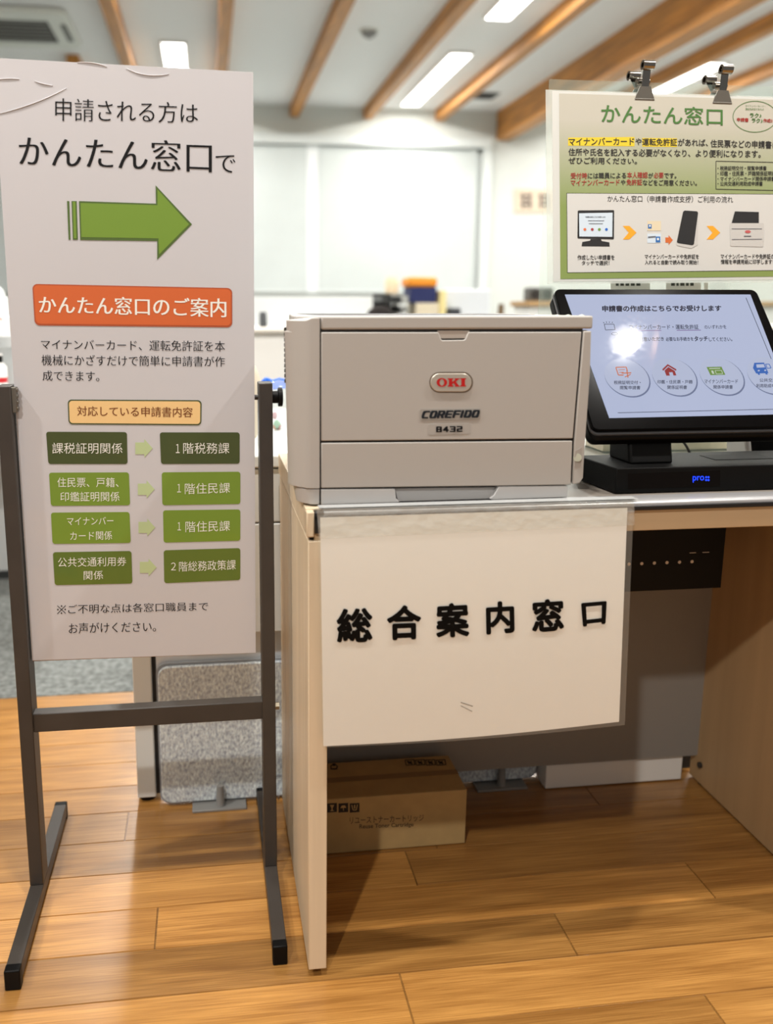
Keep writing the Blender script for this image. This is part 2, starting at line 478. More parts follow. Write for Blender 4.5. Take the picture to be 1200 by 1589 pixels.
# ceiling strip lights
lit = mat('lit_diffuser', (255, 253, 246), .5, emit=9)
frm = mat('light_frame', (235, 235, 232), .5)
labs = {(-.245, 9.6): 'lit ceiling strip light above the top edge of the tall sign', (-.245, 6.2): 'lit ceiling strip light nearer the camera over the tall sign',
        (2.485, 9.6): 'long lit ceiling strip light between two beams above the printer', (2.485, 6.45): 'lit ceiling strip light at the top edge, in line with the long one',
        (5.1, 9.6): 'lit ceiling strip light at the right beyond the bulldog clips'}
for sx, sy in STRIPS:
    lb = labs.get((sx, sy), 'lit ceiling strip light overhead outside the picture')
    t = empty('ceiling_light', (sx, sy, CEIL-.03), lb, 'ceiling light', 'strip lights in the office ceiling')
    MB().box(sx-.12, sx+.12, sy-1.07, sy+1.07, CEIL-.025, CEIL).build('frame', frm, t, bevel=.003)
    MB().box(sx-.1, sx+.1, sy-1.05, sy+1.05, CEIL-.032, CEIL-.024).build('diffuser', lit, t)
# the round downlight that the touch screen mirrors
for dx, dy, lb in ((1.88, .69, 'round recessed downlight above the desk, mirrored in the touch screen'),):
    t = empty('downlight', (dx, dy, CEIL-.01), lb, 'downlight')
    MB().lathe([(0, .066), (0, .085), (1, .085), (1, .066), (0, .066)], (dx, dy, CEIL-.012), (0, 0, .012), 32).build('trim_ring', frm, t)
    MB().cyl((dx, dy, CEIL-.006), (dx, dy, CEIL-.001), .066, n=32).build('lens', mat('lit_lens', (255, 248, 236), .5, emit=14), t)

# air conditioner cassette
acw = mat('ac_plastic', (226, 228, 220), .5)
ac = empty('air_conditioner', (-1.5, 8.2, CEIL-.06), 'white ceiling cassette air conditioner with dark slatted grille', 'air conditioner')
MB().prism([(x, y, CEIL-.06) for x, y in rrect(-2.03, -1.08, 7.72, 8.72, .1)], (0, 0, .05)).build('panel', acw, ac, bevel=.01)
g = MB()
for k in range(6):
    yy = 7.95+k*.1
    g.hexa([(-1.86, yy, CEIL-.066), (-1.28, yy, CEIL-.066), (-1.28, yy+.03, CEIL-.062), (-1.86, yy+.03, CEIL-.062), (-1.86, yy, CEIL-.060), (-1.28, yy, CEIL-.060), (-1.28, yy+.03, CEIL-.056), (-1.86, yy+.03, CEIL-.056)])
g.build('grille_slats', mat('grille_grey', (150, 150, 145), .6), ac)
MB().box(-1.88, -1.26, 7.92, 8.52, CEIL-.0615, CEIL-.055).build('grille', mat('grille_dark', (72, 70, 66), .8), ac)
MB().prism([(x, y, CEIL-.066) for x, y in rrect(-1.17, -1.12, 7.98, 8.46, .024)], (0, 0, .01)).build('outlet_flap', mat('flap_dark', (120, 120, 114), .6), ac)
sd = empty('smoke_detector', (1.489, 8.03, CEIL-.05), 'small grey round smoke detector on the ceiling between beams', 'smoke detector')
MB().lathe([(0, 0), (0, .03), (.35, .045), (.4, .065), (1, .07)], (1.489, 8.03, CEIL-.06), (0, 0, .06)).build('body', mat('detector_grey', (150, 150, 148), .6), sd)
MB().cyl((1.489, 8.03, CEIL-.012), (1.489, 8.03, CEIL), .085).build('base', acw, sd)
av = empty('ceiling_vent', (3.27, 10.18, CEIL-.015), 'small dark square air vent beside the big wooden girder', 'vent')
MB().box(3.15, 3.39, 10.03, 10.33, CEIL-.012, CEIL).build('frame', mat('vent_grey', (120, 120, 118), .6), av, bevel=.003)
g = MB()
for k in range(6): g.box(3.17, 3.37, 10.055+k*.045, 10.075+k*.045, CEIL-.016, CEIL-.01)
g.build('slats', mat('vent_dark', (50, 50, 50), .7), av)

# sign on the far wall
pl = Plane((0, 10.985, 0), (0, -1, 0))
ws = empty('wall_sign', (4.2, 10.99, 2.28), 'beige wall sign with dark characters on the back wall', 'sign')
MB().prism([pl(799, 293), pl(876, 293), pl(876, 330), pl(799, 330)], (0, .014, 0)).build('board', mat('sign_beige', (226, 205, 182), .6), ws, bevel=.003)
for bx in (808, 836):
    mb = MB()
    for l in ([(bx, 304), (bx+18, 303)], [(bx+2, 311), (bx+17, 311)], [(bx+1, 318), (bx+18, 318)], [(bx+4, 300), (bx+4, 324)], [(bx+14, 300), (bx+14, 324)]): line(mb, l, 3, pl, .002)
    mb.build('lettering', M_('sign_ink', (70, 62, 66), .6), ws)

# ================================================================== SIGN STAND
steel = mat('dark_brown_paint', (62, 57, 53), .42, spec=.4, bump=.05, bscale=300, var=.06, vscale=15)
blackp = mat('black_plastic', (8, 8, 9), .45, spec=.16)
st = empty('sign_stand', (-.105, 1.31, 0), 'tall brown metal sign stand holding a white notice with a green arrow', 'sign stand')
for x0, x1, side in ((-.306, -.2845, 'l'), (.0755, .0965, 'r')):
    MB().box(x0, x1, 1.285, 1.325, .031, .842).build('post', steel, st, bevel=.0015)
    ft = MB().box(x0, x1, 1.108, 1.520, .007, .031).build('foot', steel, st, bevel=.0015)
    for ya, yb in ((1.100, 1.116), (1.514, 1.527)): MB().box(x0-.0005, x1+.0005, ya, yb, .0, .0315).build('end_cap', blackp, ft, bevel=.002)
MB().box(-.286, .077, 1.290, 1.312, .296, .327).build('crossbar', steel, st, bevel=.0015)
k = MB()
k.lathe([(0, 0), (0, .0095), (.55, .0095), (.6, .0145), (.95, .0145), (1, .0125), (1, 0)], (.0965, 1.305, .819), (.0165, 0, 0), 20)
k.build('clamp_knob', blackp, st)
bolt = mat('worn_steel', (150, 142, 125), .35, metal=.9)
MB().cyl((.0965, 1.302, .312), (.1035, 1.302, .312), .0065, n=6).build('bolt', bolt, st)
MB().cyl((.062, 1.306, .819), (.0760, 1.306, .819), .004, n=12).build('pivot_pin', steel, st)
h = MB().box(-.2845, -.2775, 1.287, 1.300, .803, .840)
for q in range(4): h.box(-.2785, -.2755, 1.288, 1.296, .806+q*.009, .811+q*.009)
h.build('pivot_bracket', mat('grey_steel', (120, 116, 108), .4, metal=.7), st, bevel=.001)
SP = Plane((0, 1.300, 0), (0, -1, 0))
SQ = [(-12, 89.5), (393, 112), (397, 1013), (50, 1025)]
MB().prism([SP(x, y, -.0012) for x, y in [(-12, 91), (392, 113), (396.5, 1013.5), (50.5, 1026.5)]], (0, .014, 0)).build('board', mat('board_edge', (176, 150, 120), .7), st, bevel=.001)
paper = gloss_paper('laminated_sheet', (199, 198, 202), coat=.9, coat_rough=.16, bump=.45, bscale=5)
sheet = MB().prism([SP(x, y, 0) for x, y in SQ], (0, .001, 0)).build('notice_sheet', paper, st)
L = .0005
t = MB(); write(t, '申請される方は', [(86, 152), (307, 160), (307, 191), (86, 187.5)], SP, L, off=-.010, mincho=.010); P('lettering', t, INK, sheet)
t = MB(); write(t, 'かんたん窓口', [(30, 210), (328, 220), (328, 268), (30, 256)], SP, L, off=-.010, mincho=.017); P('lettering', t, INK, sheet)
t = MB(); write(t, 'で', [(335, 240), (365, 241), (365, 268), (335, 267)], SP, L, off=-.010, mincho=.010); P('lettering', t, INK, sheet)
# creases in the lamination
for pts in ([(-8, 178), (20, 172), (62, 160), (103, 137)], [(-6, 124), (14, 121), (30, 123)], [(54, 126), (66, 131), (82, 133)], [(196, 106), (214, 117), (240, 120), (262, 115)], [(120, 97), (150, 96), (166, 104)]):
    path = bez([SP(x, y, .0001) for x, y in pts], 16)
    MB().tube([p+V((0, -.0006*math.sin(PI*i_/16), 0)) for i_, p in enumerate(path)], .0006, 8).build('film_crease', paper, sheet, smooth=180)
# arrow
green = gloss_paper('arrow_green', (112, 146, 40), coat=.8)
dgreen = gloss_paper('arrow_dark_green', (74, 100, 34), coat=.8)
t = MB(); shape(t, [(122.5, 312), (242, 316), (241.5, 287.5), (298, 348), (244, 403), (244, 374), (124.5, 372.5)], SP, L); 
shape(t, [(111, 312), (119, 312), (121, 372), (113, 372)], SP, L); shape(t, [(104, 312), (107.5, 312), (109.5, 372), (106.5, 372)], SP, L)
P('arrow_border', t, dgreen, sheet, split=True)
t = MB(); shape(t, [(125, 315), (244.5, 318.5), (244.5, 294), (293.5, 348), (247, 395), (246, 370), (126.5, 368)], SP, L+.0002); shape(t, [(113, 313), (117, 313), (118.5, 370), (115, 370)], SP, L+.0002)
P('arrow', t, green, sheet, split=True)
# orange banner
BQ = [(50, 440.5), (360.5, 447), (360.5, 508), (54, 505)]
t = MB(); shape(t, qrr(BQ, 8), SP, L); P('banner_border', t, gloss_paper('banner_dark', (176, 78, 34), coat=.8), sheet)
t = MB(); shape(t, qrr([(52, 442.5), (358.5, 449), (358.3, 505.5), (56, 502.5)], 7), SP, L+.0002); P('orange_banner', t, gloss_paper('banner_orange', (208, 98, 40), coat=.8), sheet)
t = MB(); write(t, 'かんたん窓口のご案内', [(60.5, 459), (351, 463), (351, 492.5), (61, 486)], SP, L+.0005, mincho=.016); P('banner_lettering', t, WHITE_INK, sheet)
t = MB()
write(t, 'マイナンバーカード、運転免許証を本', [(63.5, 526.5), (349, 529), (349, 545.5), (64, 542)], SP, L, off=-.008, mincho=.008)
write(t, '機械にかざすだけで簡単に申請書が作', [(64.5, 550), (349, 553), (349, 569), (65, 567)], SP, L, off=-.008, mincho=.008)
write(t, '成できます。', [(66, 575), (154, 576), (154, 592), (66.5, 590.5)], SP, L, off=-.008, mincho=.008)
P('lettering', t, INK, sheet)
t = MB(); shape(t, qrr([(105, 620), (313, 621), (312.5, 660), (106.5, 658.5)], 6), SP, L); P('heading_border', t, gloss_paper('olive_line', (70, 80, 40), coat=.8), sheet)
t = MB(); shape(t, qrr([(107, 622), (311, 623), (310.7, 658), (108.3, 656.5)], 5), SP, L+.0002); P('heading_box', t, gloss_paper('tan_box', (238, 200, 138), coat=.8), sheet)
t = MB(); write(t, '対応している申請書内容', [(119.5, 630), (299, 632), (299, 647.5), (120, 645)], SP, L+.0005, off=-.002, mincho=.01); P('heading_lettering', t, mat('brown_ink', (120, 66, 28), .5), sheet)
c_dk = gloss_paper('box_dark_olive', (62, 74, 26), coat=.8); c_lt = gloss_paper('box_lime', (114, 144, 38), coat=.8); c_md = gloss_paper('box_olive', (88, 112, 32), coat=.8)
c_ar = gloss_paper('pale_green_arrow', (184, 202, 152), coat=.8)
rows = [
 (c_dk, [(71.5, 670), (197, 670.5), (198, 720), (75, 720)], [(248, 671), (372, 671), (372, 719.5), (250, 720)], (210, 237, 681.5, 710),
  [('課税証明関係', [(81, 687), (190, 687.5), (190, 704), (81, 704)])], [('１', [(273, 689), (279, 689), (279, 703), (273, 703)]), ('階税務課', [(284.5, 687), (356, 687), (356, 704), (284.5, 704)])]),
 (c_lt, [(76, 733.5), (200, 733), (202, 784), (79, 785)], [(251, 733), (373, 732), (373, 782), (252, 784)], (214, 240, 745.5, 773),
  [('住民票、戸籍、', [(89, 741), (184, 741), (184, 756), (89, 756)]), ('印鑑証明関係', [(93.5, 763.5), (185.5, 763), (185.5, 778), (94, 778)])], [('１', [(275, 751), (281, 751), (281, 764), (275, 764)]), ('階住民課', [(287, 750), (357, 749), (357, 765), (287, 767)])]),
 (c_lt, [(79, 795.5), (201, 794.5), (203, 842.5), (81.5, 844)], [(253, 792), (373, 790.5), (373, 839), (254, 842)], (215, 241, 805, 832),
  [('マイナンバー', [(104, 802.5), (176, 802), (176, 814), (104, 815)]), ('カード関係', [(109, 825), (174, 824), (174, 837.5), (109, 838.5)])], [('１', [(275.5, 810.5), (281, 810.5), (281, 823), (275.5, 823)]), ('階住民課', [(288, 809), (357, 808), (357, 824), (288, 826)])]),
 (c_md, [(82, 857), (204, 855), (205.5, 905.5), (85, 908)], [(254, 854), (373, 850.5), (373, 900), (255, 905)], (217, 243, 867, 894),
  [('公共交通利用券', [(90, 865), (196, 864), (196, 878), (90, 880)]), ('関係', [(130, 886), (160, 885.5), (160, 899), (130, 900)])], [('２', [(265.5, 873), (273, 873), (273, 885), (265.5, 885)]), ('階総務政策課', [(278, 871.5), (366, 868.5), (366, 884), (278, 887)])]),
]
for cm, lq, rq, (ax0, ax1, ay0, ay1), lt, rt in rows:
    a = MB(); shape(a, qrr(lq, 4), SP, L); P('topic_box', a, cm, sheet)
    a = MB(); shape(a, qrr(rq, 4), SP, L); P('office_box', a, cm, sheet)
    d = (ay1-ay0)
    a = MB(); shape(a, [(ax0, ay0+d*.18), (ax0+(ax1-ax0)*.52, ay0+d*.18), (ax0+(ax1-ax0)*.52, ay0), (ax1, ay0+d*.5), (ax0+(ax1-ax0)*.52, ay1), (ax0+(ax1-ax0)*.52, ay1-d*.18), (ax0, ay1-d*.18)], SP, L); P('row_arrow', a, c_ar, sheet)
    a = MB()
    for s_, q in lt+rt: write(a, s_, q, SP, L+.0003, off=-.004)
    P('row_lettering', a, WHITE_INK, sheet)
t = MB()
write(t, 'ご不明な点は各窓口職員まで', [(106, 938.5), (323, 934), (323, 947.5), (106, 952.5)], SP, L, off=-.008, mincho=.008)
write(t, 'お声がけください。', [(107, 967), (242, 964), (242, 980), (107, 983.5)], SP, L, off=-.008, mincho=.008)
t.marks.append((len(t.v), len(t.f))); line(t, [(89, 940), (102, 952)], 1, SP, L); line(t, [(102, 939.5), (89, 952.5)], 1, SP, L)
for a in ((95.5, 940.5), (95.5, 951.5), (89.8, 946), (101.2, 945.7)): t.poly([SP(x, y, L) for x, y in oval(*a, 1.2, 1.2, 10)])
P('lettering', t, INK, sheet)

# ================================================================== SERVICE DESK
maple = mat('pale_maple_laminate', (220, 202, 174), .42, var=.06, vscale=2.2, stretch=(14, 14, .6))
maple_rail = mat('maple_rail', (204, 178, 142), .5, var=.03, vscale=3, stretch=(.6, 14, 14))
maple_shaded = mat('maple_shaded_laminate', (190, 158, 116), .5, var=.03, vscale=2.2, stretch=(14, 14, .6))  # same maple laminate, painted darker for the shade on the right inner panel
desk = empty('service_desk', (.56, 1.29, 0), 'pale maple counter desk with dark grey top carrying the printer and touch screen', 'desk')
for x0, x1 in ((.125, .151), (.971, .997)):
    sp_ = MB().box(x0, x1, 1.072, 1.513, .012 if x0 < .5 else .004, .654).build('side_panel', maple if x0 < .5 else maple_shaded, desk, bevel=.0012)
    for y in (1.10, 1.48): MB().cyl(((x0+x1)/2, y, 0), ((x0+x1)/2, y, .0125 if x0 < .5 else .0045), .011, n=16).build('leveling_foot', blackp, sp_)
    MB().box(x0+.003, x1-.003, 1.078, 1.508, .653, .661).build('shadow_gap', mat('gap_black', (20, 18, 16), .8), sp_)
MB().box(.123, .999, 1.084, 1.515, .660, .6955).build('desktop_core', maple, desk, bevel=.001)
topm = mat('desk_top_grey', (138, 130, 122), .38, bump=.05, bscale=500)
MB().box(.146, .985, 1.098, 1.515, .6952, .6968).build('desktop_surface', topm, desk)
nose = []
for k in range(7):
    a = PI/2*k/6
    nose.append((1.072+.026*(1-math.sin(a)) if False else 1.098-.026*math.sin(a), .6905+.0065*math.cos(a)))
prof = nose + [(1.072, .688), (1.098, .688)]
MB().prism([(.146, y, z) for y, z in prof], (.853, 0, 0)).build('edge_nosing', mat('silver_edge', (170, 170, 172), .32, metal=.35), desk, smooth=50)
MB().box(.1335, .999, 1.0705, 1.09, .6815, .6885).box(.1335, .146, 1.0705, 1.09, .664, .693).build('edge_strip', mat('black_edge', (24, 24, 26), .4), desk, bevel=.0015)
MB().box(.123, .1335, 1.071, 1.09, .659, .6935).build('end_block', maple, desk, bevel=.002)
MB().box(.1335, .999, 1.076, 1.094, .652, .6815).build('front_rail', maple_rail, desk, bevel=.001)
MB().box(.151, .971, 1.490, 1.496, .058, .660).build('modesty_panel', mat('warm_grey_panel', (142, 138, 132), .6, bump=.04, bscale=400), desk)
MB().cyl((.9705, 1.475, .045), (.966, 1.475, .045), .006, n=16).build('screw_cap', mat('screw_dark', (50, 45, 40), .5), desk)
tray = MB()
tray.box(.5, .862, 1.30, 1.304, .483, .600).box(.5, .862, 1.304, 1.44, .483, .487).box(.5, .874, 1.285, 1.304, .596, .600).box(.5, .504, 1.304, 1.44, .487, .655).box(.858, .862, 1.304, 1.44, .487, .655).box(.5, .862, 1.436, 1.44, .487, .655)
tr = tray.build('cable_tray', mat('tray_black', (7, 7, 7), .5, spec=.2), desk)
dots = MB()
for k in range(-2, 5): dots.cyl((.7155+.0225*k, 1.2995, .5315), (.7155+.0225*k, 1.3005, .5315), .0028, n=14)
dots.box(.80, .811, 1.2994, 1.3004, .5465, .5475).box(.823, .835, 1.2994, 1.3004, .5465, .5475)
dots.build('rivets', mat('rivet_light', (214, 206, 196), .45), tr)
MB().lathe([(0, 0), (0, .006), (.6, .005), (1, 0)], (.8405, 1.284, .6005), (0, -.004, 0), 14).build('screw', mat('brass', (190, 160, 100), .3, metal=.9), tr)

# ================================================================== LASER PRINTER
pw = mat('printer_shell', (178, 174, 169), .45, bump=.04, bscale=900)
pw2 = mat('printer_base_grey', (184, 183, 182), .5)
dark = mat('printer_gap', (34, 31, 30), .7)
pr = empty('laser_printer', (.305, 1.27, .6985), 'light grey laser printer with red badge standing on the counter desk', 'printer')
def shell(x0, x1, y0, y1, rl, rr, rb=.02, n=8, tap=.030):
    pts = []   # the left side runs in a little towards the back
    for cx, cy, r, a0 in ((x0+rl, y0+rl, rl, PI), (x1-rr, y0+rr, rr, 1.5*PI), (x1-rb, y1-rb, rb, 0), (x0+tap+rb, y1-rb, rb, .5*PI)):
        for k in range(n+1):
            a = a0+PI/2*k/n
            pts.append((cx+r*math.cos(a), cy+r*math.sin(a)))
    return pts
def loft(mb, a, b):
    n = len(a)
    return mb.add(a+b, [tuple(range(n))[::-1], tuple(range(n, 2*n))]+[(i, (i+1) % n, n+(i+1) % n, n+i) for i in range(n)])
s1 = shell(.103, .5005, 1.0925, 1.452, .040, .012); s0 = shell(.105, .4985, 1.0930, 1.452, .040, .012)
s2 = shell(.1045, .5065, 1.0915, 1.455, .040, .010)
mb = MB()
loft(mb, [V((x, y, .7215)) for x, y in s0], [V((x, y, .9245)) for x, y in shell(.101, .5055, 1.0925, 1.453, .040, .012)])
mb.build('body_shell', pw, pr, bevel=.0015)
mb = MB(); tc_ = [(.144, 1.0890), (.5065, 1.0890), (.5065, 1.455), (.138, 1.455), (.118, 1.20), (.118, 1.162), (.144, 1.162)]
mb.prism([(x, y, .9266) for x, y in tc_], (0, 0, .0169)); mb.build('top_cover', pw, pr, bevel=.0025)
MB().box(.145, .46, 1.17, 1.40, .938, .9442).build('output_tray', mat('tray_grey', (70, 70, 72), .5), pr, bevel=.002)
mb = MB(); loft(mb, [V((x, y, .7)) for x, y in shell(.117, .493, 1.112, 1.44, .03, .012)], [V((x, y, .7215)) for x, y in shell(.112, .495, 1.108, 1.44, .03, .012)])
mb.build('base', pw2, pr, bevel=.001)
FP = Plane((0, 1.0885, 0), (0, -1, 0))
# dark gaps behind the panel joints
mb = MB().box(.1415, .4935, 1.0915, 1.10, .7195, .9410).box(.1405, .1460, 1.0925, 1.10, .7005, .7195); mb.build('panel_gap', dark, pr)
door = [(498.8, 515.6), (681, 515.6), (685, 526.5), (687, 528), (720, 527.5), (722.5, 526), (727, 515.3), (903, 515), (889.5, 680.5), (498.8, 684.3)]
MB().prism([FP(x, y) for x, y in door], (0, .0045, 0)).build('front_door', pw, pr, bevel=.0012)
MB().prism([FP(x, y, -.002) for x, y in [(679, 513), (729, 513), (724, 524.8), (684, 525.2)]], (0, .006, 0)).build('door_latch', mat('latch_grey', (176, 168, 160), .5), pr)
MB().prism([FP(x, y) for x, y in [(498.8, 687.5), (888.8, 684), (886.5, 752.5), (498.8, 757.3)]], (0, .0045, 0)).build('paper_drawer', pw, pr, bevel=.0012)
MB().prism([FP(x, y, -.0005) for x, y in [(498.8, 759.5), (613, 758.5), (615, 774), (620, 778), (619, 780), (498.8, 783.6)]], (0, .02, 0)).prism([FP(x, y, -.0005) for x, y in [(774, 755), (882, 754), (881, 771.8), (765, 775.8), (760, 774), (767, 768)]], (0, .02, 0)).prism([FP(x, y, -.008) for x, y in [(612, 757.5), (776, 755.5), (770, 774), (618, 778.5)]], (0, .015, 0)).build('drawer_base', pw2, pr, bevel=.0012)
# left corner moulding and lower corner foot
cor = MB(); o_ = [V((x, y, 0)) for x, y in shell(.1005, .1425, 1.0885, 1.16, .040, .0008, .0008, tap=.004)]
loft(cor, [V((p.x+(.004 if p.x < .12 else 0), p.y, .7205)) for p in o_], [V((p.x+(.003 if p.x < .12 else 0), p.y, .9415 if p.x > .13 else .938)) for p in o_]); cor.build('corner_cover', pw, pr, bevel=.001)
cor = MB(); o_ = [V((x, y, 0)) for x, y in shell(.111, .1425, 1.090, 1.16, .030, .0008, .0008, tap=.002)]
loft(cor, [V((p.x+(.004 if p.x < .125 else 0), p.y+.001, .6985)) for p in o_], [V((p.x, p.y, .7195)) for p in o_]); cor.build('corner_base', pw2, pr, bevel=.001)
# right edge column with the power button
MB().prism([FP(x, y) for x, y in [(906, 514), (918.5, 513.5), (916.5, 578), (907.5, 705), (905.5, 742), (900, 750), (889, 752), (892, 684)]], (0, .006, 0)).build('side_column', pw, pr, bevel=.0015)
MB().prism([FP(x, y, .0004) for x, y in [(893, 700), (903.5, 693.5), (902, 724), (891.5, 726)]], (0, .003, 0)).build('button_recess', mat('recess_grey', (164, 158, 152), .5), pr)
MB().cyl(FP(896.5, 710, .0004), FP(896.5, 710, .0016), .0055, n=24).build('power_button', mat('button_grey', (168, 168, 150), .4), pr)
v = MB()
for k in range(11):
    z = .856+.0068*k
    for y in (1.131, 1.144): xs = .1005+.004*(y-1.1285)/.0315; v.hexa([(xs-.0003, y, z), (xs+.006, y, z), (xs+.006, y+.0095, z), (xs+.0009, y+.0095, z), (xs-.0003, y, z+.0042), (xs+.006, y, z+.0042), (xs+.006, y+.0095, z+.0042), (xs+.0009, y+.0095, z+.0042)])
v.build('vent_slots', dark, pr)
for a in ((865, 489), (882, 490), (903, 490)):
    MB().lathe([(0, .004), (.6, .0035), (1, 0)], (onY(*a, 1.10).x, 1.100, .943), (0, 0, .0022), 14).build('bumper_pad', mat('clear_bumper', (225, 228, 214), .1), pr)
# badges
badge = empty
Lf = .0004
t = MB(); shape(t, qrr(R4(666.5, 734.5, 577, 609.5), 16), FP, Lf, .0004); b_rim = P('badge_rim', t, mat('badge_rim', (110, 98, 86), .4), pr)
t = MB().prism([FP(x, y, .0022) for x, y in qrr(R4(668.5, 732.5, 579.5, 608), 14)], (0, .002, 0)); t.build('logo_badge', mat('badge_silver', (200, 192, 180), .3, metal=.45), pr, bevel=.0012, smooth=60)
t = MB(); q = .0026
ring(t, oval(686, 593.5, 8.2, 6.8), oval(686, 593.5, 3.6, 5.0), FP, q)
for pts in ([(695, 587), (704, 587), (704, 588.6), (702.2, 589), (702.2, 598), (704, 598.4), (704, 600), (695, 600), (695, 598.4), (696.8, 598), (696.8, 589), (695, 588.6)],
            [(702, 593), (707, 588.8), (705.5, 588.4), (705.5, 587), (713.5, 587), (713.5, 588.4), (711.5, 588.9), (707.6, 592.2), (712.4, 598.2), (713.6, 598.5), (713.6, 600), (706, 600), (706, 598.6), (707, 598.2), (704, 594.4), (702, 596)],
            [(714.5, 586.8), (723.5, 586.8), (723.5, 588.4), (721.8, 588.8), (721.8, 597.8), (723.5, 598.2), (723.5, 599.8), (714.5, 599.8), (714.5, 598.2), (716.2, 597.8), (716.2, 588.8), (714.5, 588.4)]):
    t.poly([FP(x, y, q) for x, y in pts])
P('logo_lettering', t, mat('logo_red', (186, 22, 20), .4), pr)
t = MB().prism([FP(x, y, .0006) for x, y in qrr([(651.5, 635), (746.5, 634), (745.5, 651), (652, 653)], 3)], (0, .0006, 0)); P('name_plate', t, mat('plate_grey', (160, 156, 150), .3), pr)
t = MB(); block_text(t, 'COREFIDO', 654, 745.5, 637.5, 649.5, 1.3, 3.4, 2.5, FP, .0009, slant=3.2, rise=1.6); P('name_lettering', t, mat('navy_ink', (20, 30, 40), .4), pr)
t = MB().prism([FP(x, y, .0004) for x, y in qrr([(665, 658), (730, 656.5), (730, 673), (665, 675)], 3)], (0, .0004, 0)); P('model_plate', t, mat('plate_warm', (172, 168, 163), .3), pr)
t = MB(); block_text(t, 'B432', 677, 718, 661.8, 670.8, 1.4, 2.8, 1.9, FP, .0007, rise=.8); P('model_lettering', t, INK, pr)

# ================================================================== NOTICE TAPED ON THE DESK EDGE
class Curl:
    n = V((0, -1, 0))
    def __call__(s, x, y, lift=0):
        u, v = (x-500)/470, (y-800)/350
        vv = min(max(v, 0), 1.1)
        return onY(x, y, 1.0655-.002-.0025*math.sin(PI*min(vv, 1))-.004*max(u, 0)*vv-lift)
CU = Curl()
def curl_sheet(mb, q, lift, nu=16, nv=12, bow=0):
    vs = []
    for j in range(nv+1):
        for i_ in range(nu+1):
            x, y = bil(q, i_/nu, j/nv)
            if bow: y += bow*math.sin(PI*i_/nu)*(j/nv)
            vs.append(CU(x, y, lift))
    mb.add(vs, [(j*(nu+1)+i_, j*(nu+1)+i_+1, (j+1)*(nu+1)+i_+1, (j+1)*(nu+1)+i_) for j in range(nv) for i_ in range(nu)])
    return mb
nt_ = empty('counter_notice', (.36, 1.062, .35), 'white paper notice with six bold black characters taped to the desk front edge', 'notice')
cream = gloss_paper('notice_paper', (246, 243, 238), coat=.35, coat_rough=.3, bump=.15, bscale=7)
PQ = [(497, 803), (974, 788), (961, 1120), (502, 1158)]
o = P('paper', curl_sheet(MB(), PQ, 0, bow=5), cream, nt_)
for p_ in o.data.polygons: p_.use_smooth = True
clear = film_mat('clear_sleeve', (235, 228, 215), .86, rough=.1, bump=.2)
o = P('sleeve', curl_sheet(MB(), [(493, 790), (984, 779), (970, 1125), (501, 1160)], .0007, bow=5), clear, nt_)
for p_ in o.data.polygons: p_.use_smooth = True
t = MB()
for ch, q in (('総', [(522, 945), (578, 942), (579, 996), (523, 998)]), ('合', [(600, 940), (654, 938), (654, 992), (601, 994)]), ('案', [(676, 937), (728, 934), (729, 988), (677, 990)]),
              ('内', [(754, 934), (798, 932), (799, 982), (755, 985)]), ('窓', [(825, 931), (875, 928), (876, 978), (826, 982)]), ('口', [(902, 936), (942, 932.5), (940, 968), (905, 972.5)])):
    write(t, ch, q, CU, .0012, bold=.036)
P('lettering', t, mat('brush_black', (12, 11, 10), .6, spec=.1), nt_)
t = MB(); line(t, [(715, 1090), (734, 1096)], 1.0, CU, .0012); line(t, [(715, 1095), (733, 1104)], .8, CU, .0012); P('scuff_mark', t, mat('scuff', (120, 112, 104), .6), nt_)
tape = film_mat('clear_tape', (232, 230, 224), .78, rough=.18, bump=.5, bscale=60)
t = MB(); curl_sheet(t, [(491, 791), (985, 779), (985, 815), (496, 836)], .0014, nv=3)
a0, a1 = CU(491, 791, .0014), CU(985, 779, .0014)
for (ya, za, yb, zb) in ((a0.y, None, 1.074, .6968), (1.074, .6968, 1.0875, .6985)):
    t.poly([(.137, ya, za or a0.z), (.5805, ya, za or a1.z), (.578, yb, zb), (.139, yb, zb)])
P('tape', t, tape, nt_)
t = MB().poly([(.140, 1.0735, .6978), (.576, 1.0735, .6978), (.576, 1.0865, .6988), (.140, 1.0865, .6988)]); P('tape_band', t, mat('grey_tape', (178, 180, 180), .4, bump=.6, bscale=900), nt_)

# ================================================================== TOUCH MONITOR
TM = math.radians(39.92)
mu, mv, mn = V((1, 0, 0)), V((0, math.sin(TM), math.cos(TM))), V((0, -math.cos(TM), math.sin(TM)))
MO = V((.535, 1.13, .785)); MW, MH = .337, .257
MP = Plane(MO, mn)
def mpt(a, b, c=0): return MO+mu*a+mv*b+mn*c
tm = empty('touch_monitor', (.70, 1.21, .697), 'black tilted touch screen terminal on a flat black base', 'monitor')
gloss_black = mat('glossy_bezel', (5, 5, 6), .12, spec=.08)
def slab(x0, x1, y0, y1, r, c0, c1): return MB().prism([mpt(x, y, c0) for x, y in rrect(x0, x1, y0, y1, r)], mn*(c1-c0))
slab(0, MW, 0, MH, .010, -.007, 0).build('bezel', gloss_black, tm, bevel=.0012)
slab(-.0008, MW+.0008, -.0035, MH+.0008, .011, -.010, -.007).build('bezel_rim', mat('rim_grey', (84, 84, 86), .4), tm)
slab(.0, MW, -.008, MH, .012, -.032, -.0095).build('back_shell', blackp, tm, bevel=.006)
blue = mat('screen_lit', (186, 197, 228), .09, emit=.90, spec=.3, bump=0)
